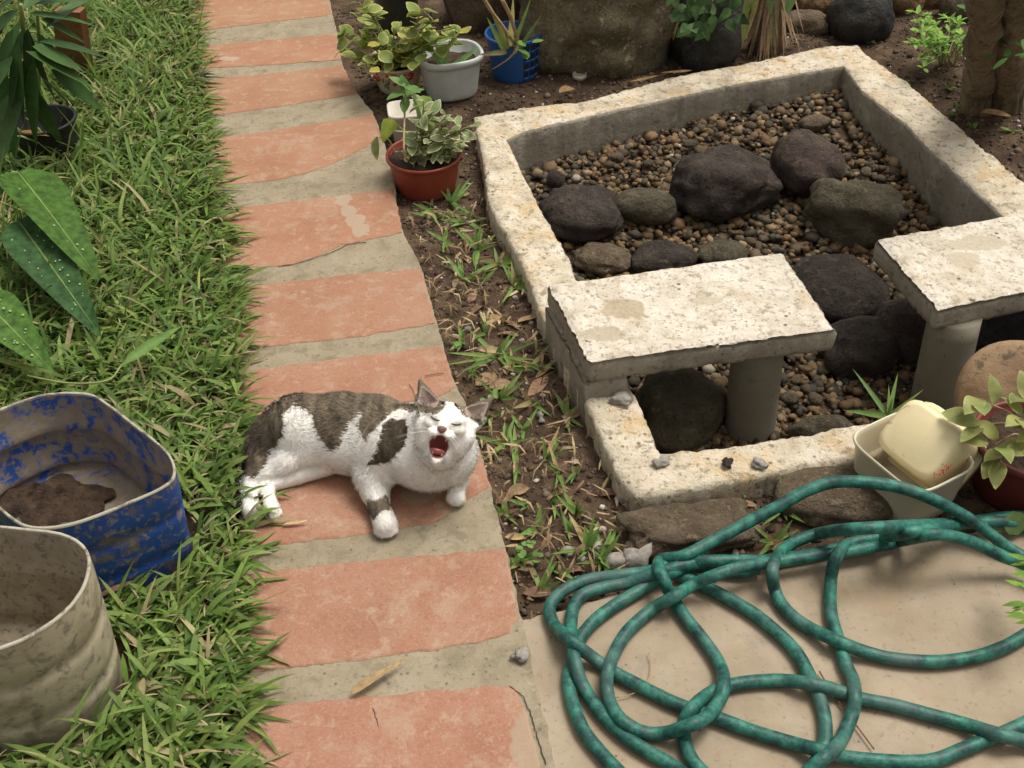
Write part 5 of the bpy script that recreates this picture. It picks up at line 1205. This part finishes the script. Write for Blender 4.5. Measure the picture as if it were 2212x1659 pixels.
for px, py, n, sx, sy, hh in [(975,440,6,40,50,.05),(1010,480,6,50,45,.04),(1030,540,7,60,60,.06),(1075,570,6,60,60,.05),(1110,620,9,70,60,.05),(1075,770,8,90,55,.05),(1000,740,4,40,40,.03),(1185,750,4,25,60,.05),(1080,860,4,50,50,.04),(1150,870,3,40,40,.04),(1090,960,5,55,65,.05),(1115,1010,3,15,90,.05),(1180,990,5,45,60,.05),(1205,1020,3,20,60,.05),(1195,1090,3,15,60,.04),(1245,1110,5,70,50,.04),(1270,1185,7,60,70,.05),(1300,1210,6,40,80,.05),(1125,1215,6,35,30,.03),(1165,1270,4,40,70,.04),(1450,1130,2,20,30,.03),(1690,1100,6,40,70,.06),(1670,1170,5,50,60,.04),(1225,900,3,30,60,.05),(1245,1020,3,20,50,.04),(950,470,4,60,30,.02),(1600,1060,3,30,20,.03)]:
    weed(px, py, rb(n, sx, sy, hh), 0)
for px, py in [(930,455),(962,520),(1000,600),(1045,610),(1050,720),(1020,800),(1110,800),(1150,790),(1060,900),(1130,930),(1090,1110),(1160,1140),(1230,1150),(1140,1090),(1100,1230),(1200,1230)]:
    weed(px, py, rb(3, 35, 45, .03), 0)
weed(1918, 900, [(-75,-110,.05,.011), (22,-95,.06,.010), (-95,-15,.03,.013), (80,-60,.05,.008), (10,-40,.04,.007), (5,-70,.05,.008)], 0, 'grass sprig sticking up behind the cream tubs')
for px, py in [(1135,1190),(1040,1165),(1145,1220),(1390,1075),(1060,870)]:
    p = un(px, py, -.02); z = soil_z(p.x, p.y); p = un(px, py, max(z, -.02)); s_ = root('seedling', 'tiny clover like seedling in the soil strip', 'seedling', tuple(p), 'clover seedlings')
    for k in range(6): add_leaf(s_, p+Vector((random.uniform(-.015, .015), random.uniform(-.015, .015), .012)), rdir(0, 40), UP, .014, .011, shape='round', curl=.1, c_in=jit((.17, .29, .08)), n=5)
DL = 'dead leaves on the soil strip'
for px, py, L, w_, az in [(1060,690,.05,.026,.4),(1020,640,.045,.02,1.2),(1035,665,.055,.022,.8),(1100,720,.05,.024,0),(1050,820,.05,.032,.5),(1085,835,.055,.03,-.3),(1165,830,.075,.026,.9),(1180,800,.06,.018,.7),(1240,895,.045,.024,.2),(1120,1060,.04,.026,.1),(1090,1080,.035,.022,.3),(1330,1065,.085,.02,-.1),(1160,1285,.05,.03,-.3),(1250,1230,.05,.022,.1),(1110,700,.06,.018,-.6),(1140,690,.05,.02,.2),(985,610,.04,.016,1.4),(1060,755,.06,.02,-.3),(1010,560,.04,.012,-.7),(1180,1170,.04,.012,1),(1600,1085,.06,.02,-.2),(1690,1180,.045,.018,.2),(1030,1090,.03,.012,.4),(1210,1060,.06,.012,.6),(1115,1160,.04,.014,-.2),(950,430,.05,.022,.2),(1000,420,.04,.02,-.4),(920,440,.04,.012,-.8),(1190,700,.05,.012,.4)]:
    p = un(px, py, -.02); z = soil_z(p.x, p.y)+.006; p = un(px, py, z); d = Vector((math.cos(az), math.sin(az), .12))
    V, F, C = leaf_geo(p-d*L/2, d, UP+rdir(0, 40)*.5, L, w_, 'ovate', curl=random.uniform(-.3, .5), fold=random.uniform(.2, .6), n=8, c_in=jit(random.choice([(.26, .17, .11), (.32, .22, .14), (.20, .12, .08), (.40, .29, .16)])), wave=.03)
    thing('dead_leaf', V, F, MT['dry'], 'curled brown dead leaf on soil '+('below the brick red pot' if py < 600 else 'beside the stained bench' if py < 790 else 'between cat and left basin wall' if py < 1000 else 'in front of the basin front wall' if px > 1400 else 'close to the coiled hose'), 'leaf', DL, col=C)
for px, py, L, w_, az, z, c_, lb_ in [(815,1465,.10,.016,.62,.012,(.40,.28,.15),'long tan dead leaf lying on the path mortar'),(640,1130,.05,.007,.1,.008,(.55,.43,.25),'curled straw wisp on the tile by the cat paws'),(2150,250,.075,.035,-.5,.03,(.42,.28,.16),'curled tan dead leaf lying on soil near the trunks'),(1460,158,.09,.014,-.05,.02,(.40,.27,.14),'dry tan leaf lying behind the basin wall'),(1395,172,.12,.008,.2,.02,(.30,.20,.10),'thin dry stalk lying behind the basin wall'),(1225,198,.05,.035,.3,.02,(.30,.20,.10),'broken tan leaf beside the blue basket'),(250,1275,.06,.014,.5,.03,(.22,.13,.08),'brown dead leaf in grass beside the blue drum'),(215,1385,.05,.03,.2,.02,(.20,.13,.09),'brown dead leaf in grass between the drums')]:
    p = un(px, py, z); d = Vector((math.cos(az), math.sin(az), 0))
    V, F, C = leaf_geo(p-d*L/2, d, UP, L, w_, 'lance', curl=-.15, fold=.6, n=9, c_in=c_, wave=.02)
    thing('dead_leaf', V, F, MT['dry'], lb_, 'leaf', col=C)
for pts, r, lb_ in [([(1770,1450),(1800,1500),(1845,1560),(1888,1618)], .0013, 'thin dark twig lying across the patio under the hose'), ([(1330,1507),(1368,1498),(1400,1470),(1406,1430),(1400,1408)], .0009, 'curved dry stalk on the patio inside the hose loop'), ([(885,828),(895,845),(899,868)], .0009, 'thin straw on the tile behind the cat ear'), ([(918,812),(938,808),(958,806)], .0009, 'short twig on the tile above the cat ear')]:
    P = spline([un(x, y, .006) for x, y in pts], 5); V, F = tube(P, r, 5); thing('twig', V, F, MT['drystem'] if 'dry' in lb_ or 'straw' in lb_ else MT['wood'], lb_, 'twig')
# crumbs of soil and grit on the bare earth
q = []
strip = [un(*p)[:2] for p in [(715,0),(860,450),(985,820),(1125,1330),(1300,1290),(2212,1130),(2212,1000),(1370,1075),(1150,650),(1020,260),(1850,90),(2212,390),(2350,300),(2212,60),(1000,40)]]
q = sample_in([tuple(p) for p in strip], 9000); keep = ~in_poly(q[:, 0], q[:, 1], outer_poly); q = q[keep]
sz = np.clip(rng.lognormal(math.log(.0032), .5, len(q)), .0015, .011); pts = np.array([(x, y, soil_z(x, y)+s*.2) for (x, y), s in zip(q, sz)])
cc = np.array([(.07, .046, .03), (.05, .033, .022), (.10, .07, .048), (.15, .115, .085)])[rng.integers(0, 4, len(q))]*rng.uniform(.8, 1.2, (len(q), 1)); cc[rng.random(len(q)) < .035] = (.45, .42, .38)
V, F, C = pebble_cloud(pts, sz, cc, 1, (.5, .9)); thing('soil_crumbs', V, F, MT['pebbles'], 'crumbs of dark earth and grit scattered over the bare soil', 'soil', col=C, kind='stuff')
# dry straw and leaf litter on the soil strip
st_poly = [tuple(un(*p)[:2]) for p in [(870,450),(985,820),(1110,1230),(1130,1310),(1380,1230),(1370,1080),(1330,1030),(1150,640),(1060,470),(1030,420)]]
def lit(n): return sample_in(st_poly, n)
# ================================================================== lawn
def blades(n, region, keepf, Lr, Wr, zr, elr, palette, lean=None, tilt=.35, avoid=()):
    q = region(n); q = q[keepf(q)]; n = len(q); K = 4
    az = rng.uniform(0, 2*np.pi, n)
    if lean is not None:
        w_ = lean(q); az = np.where(rng.random(n) < w_, rng.normal(-.15, .6, n), az)
    e = np.radians(rng.uniform(*elr, n)); L = rng.uniform(*Lr, n)*rng.uniform(.7, 1.15, n); Wd = rng.uniform(*Wr, n); z = rng.uniform(*zr, n)
    dr = rng.uniform(.2, 1.1, n); hd_ = np.stack([np.cos(az), np.sin(az)], 1); V = np.empty((n, K*2+1, 3))
    sidev = np.stack([-np.sin(az), np.cos(az), rng.normal(0, tilt, n)], 1)
    p = np.c_[q, z].astype(float); ang = e.copy()
    for k in range(K+1):
        t = k/K; wv = Wd*.5*np.array([.55, .95, 1, .7, 0])[k]
        if k < K: V[:, 2*k] = p+sidev*wv[:, None]; V[:, 2*k+1] = p-sidev*wv[:, None]
        else: V[:, 2*K] = p
        st = (L/K)[:, None]*np.c_[hd_*np.cos(ang)[:, None], np.sin(ang)]; p = p+st; ang = ang-dr*.35
        p[:, 2] = np.maximum(p[:, 2], .006)
    o = np.arange(n)[:, None]*(2*K+1); tri = []
    for k in range(K-1):
        a_ = 2*k; tri += [o+np.array([[a_, a_+1, a_+3]]), o+np.array([[a_, a_+3, a_+2]])]
    tri.append(o+np.array([[2*K-2, 2*K-1, 2*K]]))
    c = palette(n, q)
    bad = np.zeros(n, bool)
    for Pg in avoid: bad |= in_poly(V[:, :, 0], V[:, :, 1], Pg).any(1)
    FT_ = np.concatenate([t_[~bad] for t_ in tri]); return V.reshape(-1, 3), FT_, np.repeat(c, 2*K+1, axis=0)
LT = blades(480, lit, lambda q: ~in_poly(q[:, 0], q[:, 1], outer_poly), (.015, .06), (.0012, .006), (-.022, -.012), (0, 12), lambda n, q: np.array([(.30, .21, .12), (.42, .33, .19), (.20, .13, .08)])[rng.integers(0, 3, n)]*rng.uniform(.6, 1.2, (n, 1)))
LT[0][:, 2] -= .012
thing('straw_litter', LT[0], LT[1], MT['dry'], 'dry straw and leaf bits littered over the soil strip', 'litter', col=LT[2], kind='stuff', base=(0, 0, 0))
ly, lxx = np.array([p.y for p in wL]), np.array([p.x for p in wL])
def edge_x(y): return np.interp(y, ly[::-1] if ly[0] > ly[-1] else ly, lxx[::-1] if ly[0] > ly[-1] else lxx)
def reg(n):
    y = 1/np.sqrt(rng.uniform(1/4.6**2, 1/.75**2, n)); y = .75+(4.6-.75)*rng.random(n)**1.25
    d = rng.random(n)*1.75
    return np.c_[edge_x(y)-d+.012, y]
tubs = [[(v[0], v[1]) for v in btr(1.02, 0)], [(v[0], v[1]) for v in gtr(1.02, 0)]]
tubs2 = [[(v[0], v[1]) for v in btr(.965, 0)], [(v[0], v[1]) for v in gtr(.965, 0)]]
def kf(q):
    px, py = proj(np.c_[q, np.zeros(len(q))]); k = (px > -420) & (py > -260) & (py < 1800)
    for P in tubs: k &= ~in_poly(q[:, 0], q[:, 1], P)
    return k
def pal(n, q):
    base = np.array([(.155, .245, .05), (.12, .205, .04), (.185, .275, .065), (.09, .165, .038), (.24, .305, .085), (.145, .23, .06)])
    c = base[rng.integers(0, 6, n)]*rng.uniform(.75, 1.25, (n, 1)); dd = rng.random(n) < .06; c[dd] = np.array([.42, .36, .19])*rng.uniform(.7, 1.2, (dd.sum(), 1)); return c
def lean(q): return np.clip(1-(edge_x(q[:, 1])-q[:, 0])/.10, 0, 1)*.75
A1 = blades(50000, reg, kf, (.045, .115), (.005, .0105), (-.03, .015), (8, 62), pal, lean, avoid=tubs2)
def kf3(q):
    px, py = proj(np.c_[q, np.zeros(len(q))]); return kf(q) & (px < 430) & (py < 860) & (rng.random(len(q)) < np.clip((470-px)/420, .05, 1))
A3 = blades(9000, reg, kf3, (.10, .22), (.004, .010), (-.03, .0), (40, 80), pal, None, avoid=tubs2)
A2 = blades(11000, reg, kf, (.02, .06), (.002, .004), (-.02, .035), (0, 30), lambda n, q: np.array([.40, .34, .19])*rng.uniform(.5, 1.2, (n, 1)), lean, avoid=tubs2)
n1 = len(A1[0]); n2 = n1+len(A2[0]); V = np.vstack([A1[0], A2[0], A3[0]]); F = np.vstack([A1[1], A2[1]+n1, A3[1]+n2]); C = np.vstack([A1[2], A2[2], A3[2]])
thing('lawn_grass', V, F, MT['grass'], 'green broad bladed lawn grass spreading over the path edge', 'grass', col=C, kind='stuff', base=(0, 0, 0))
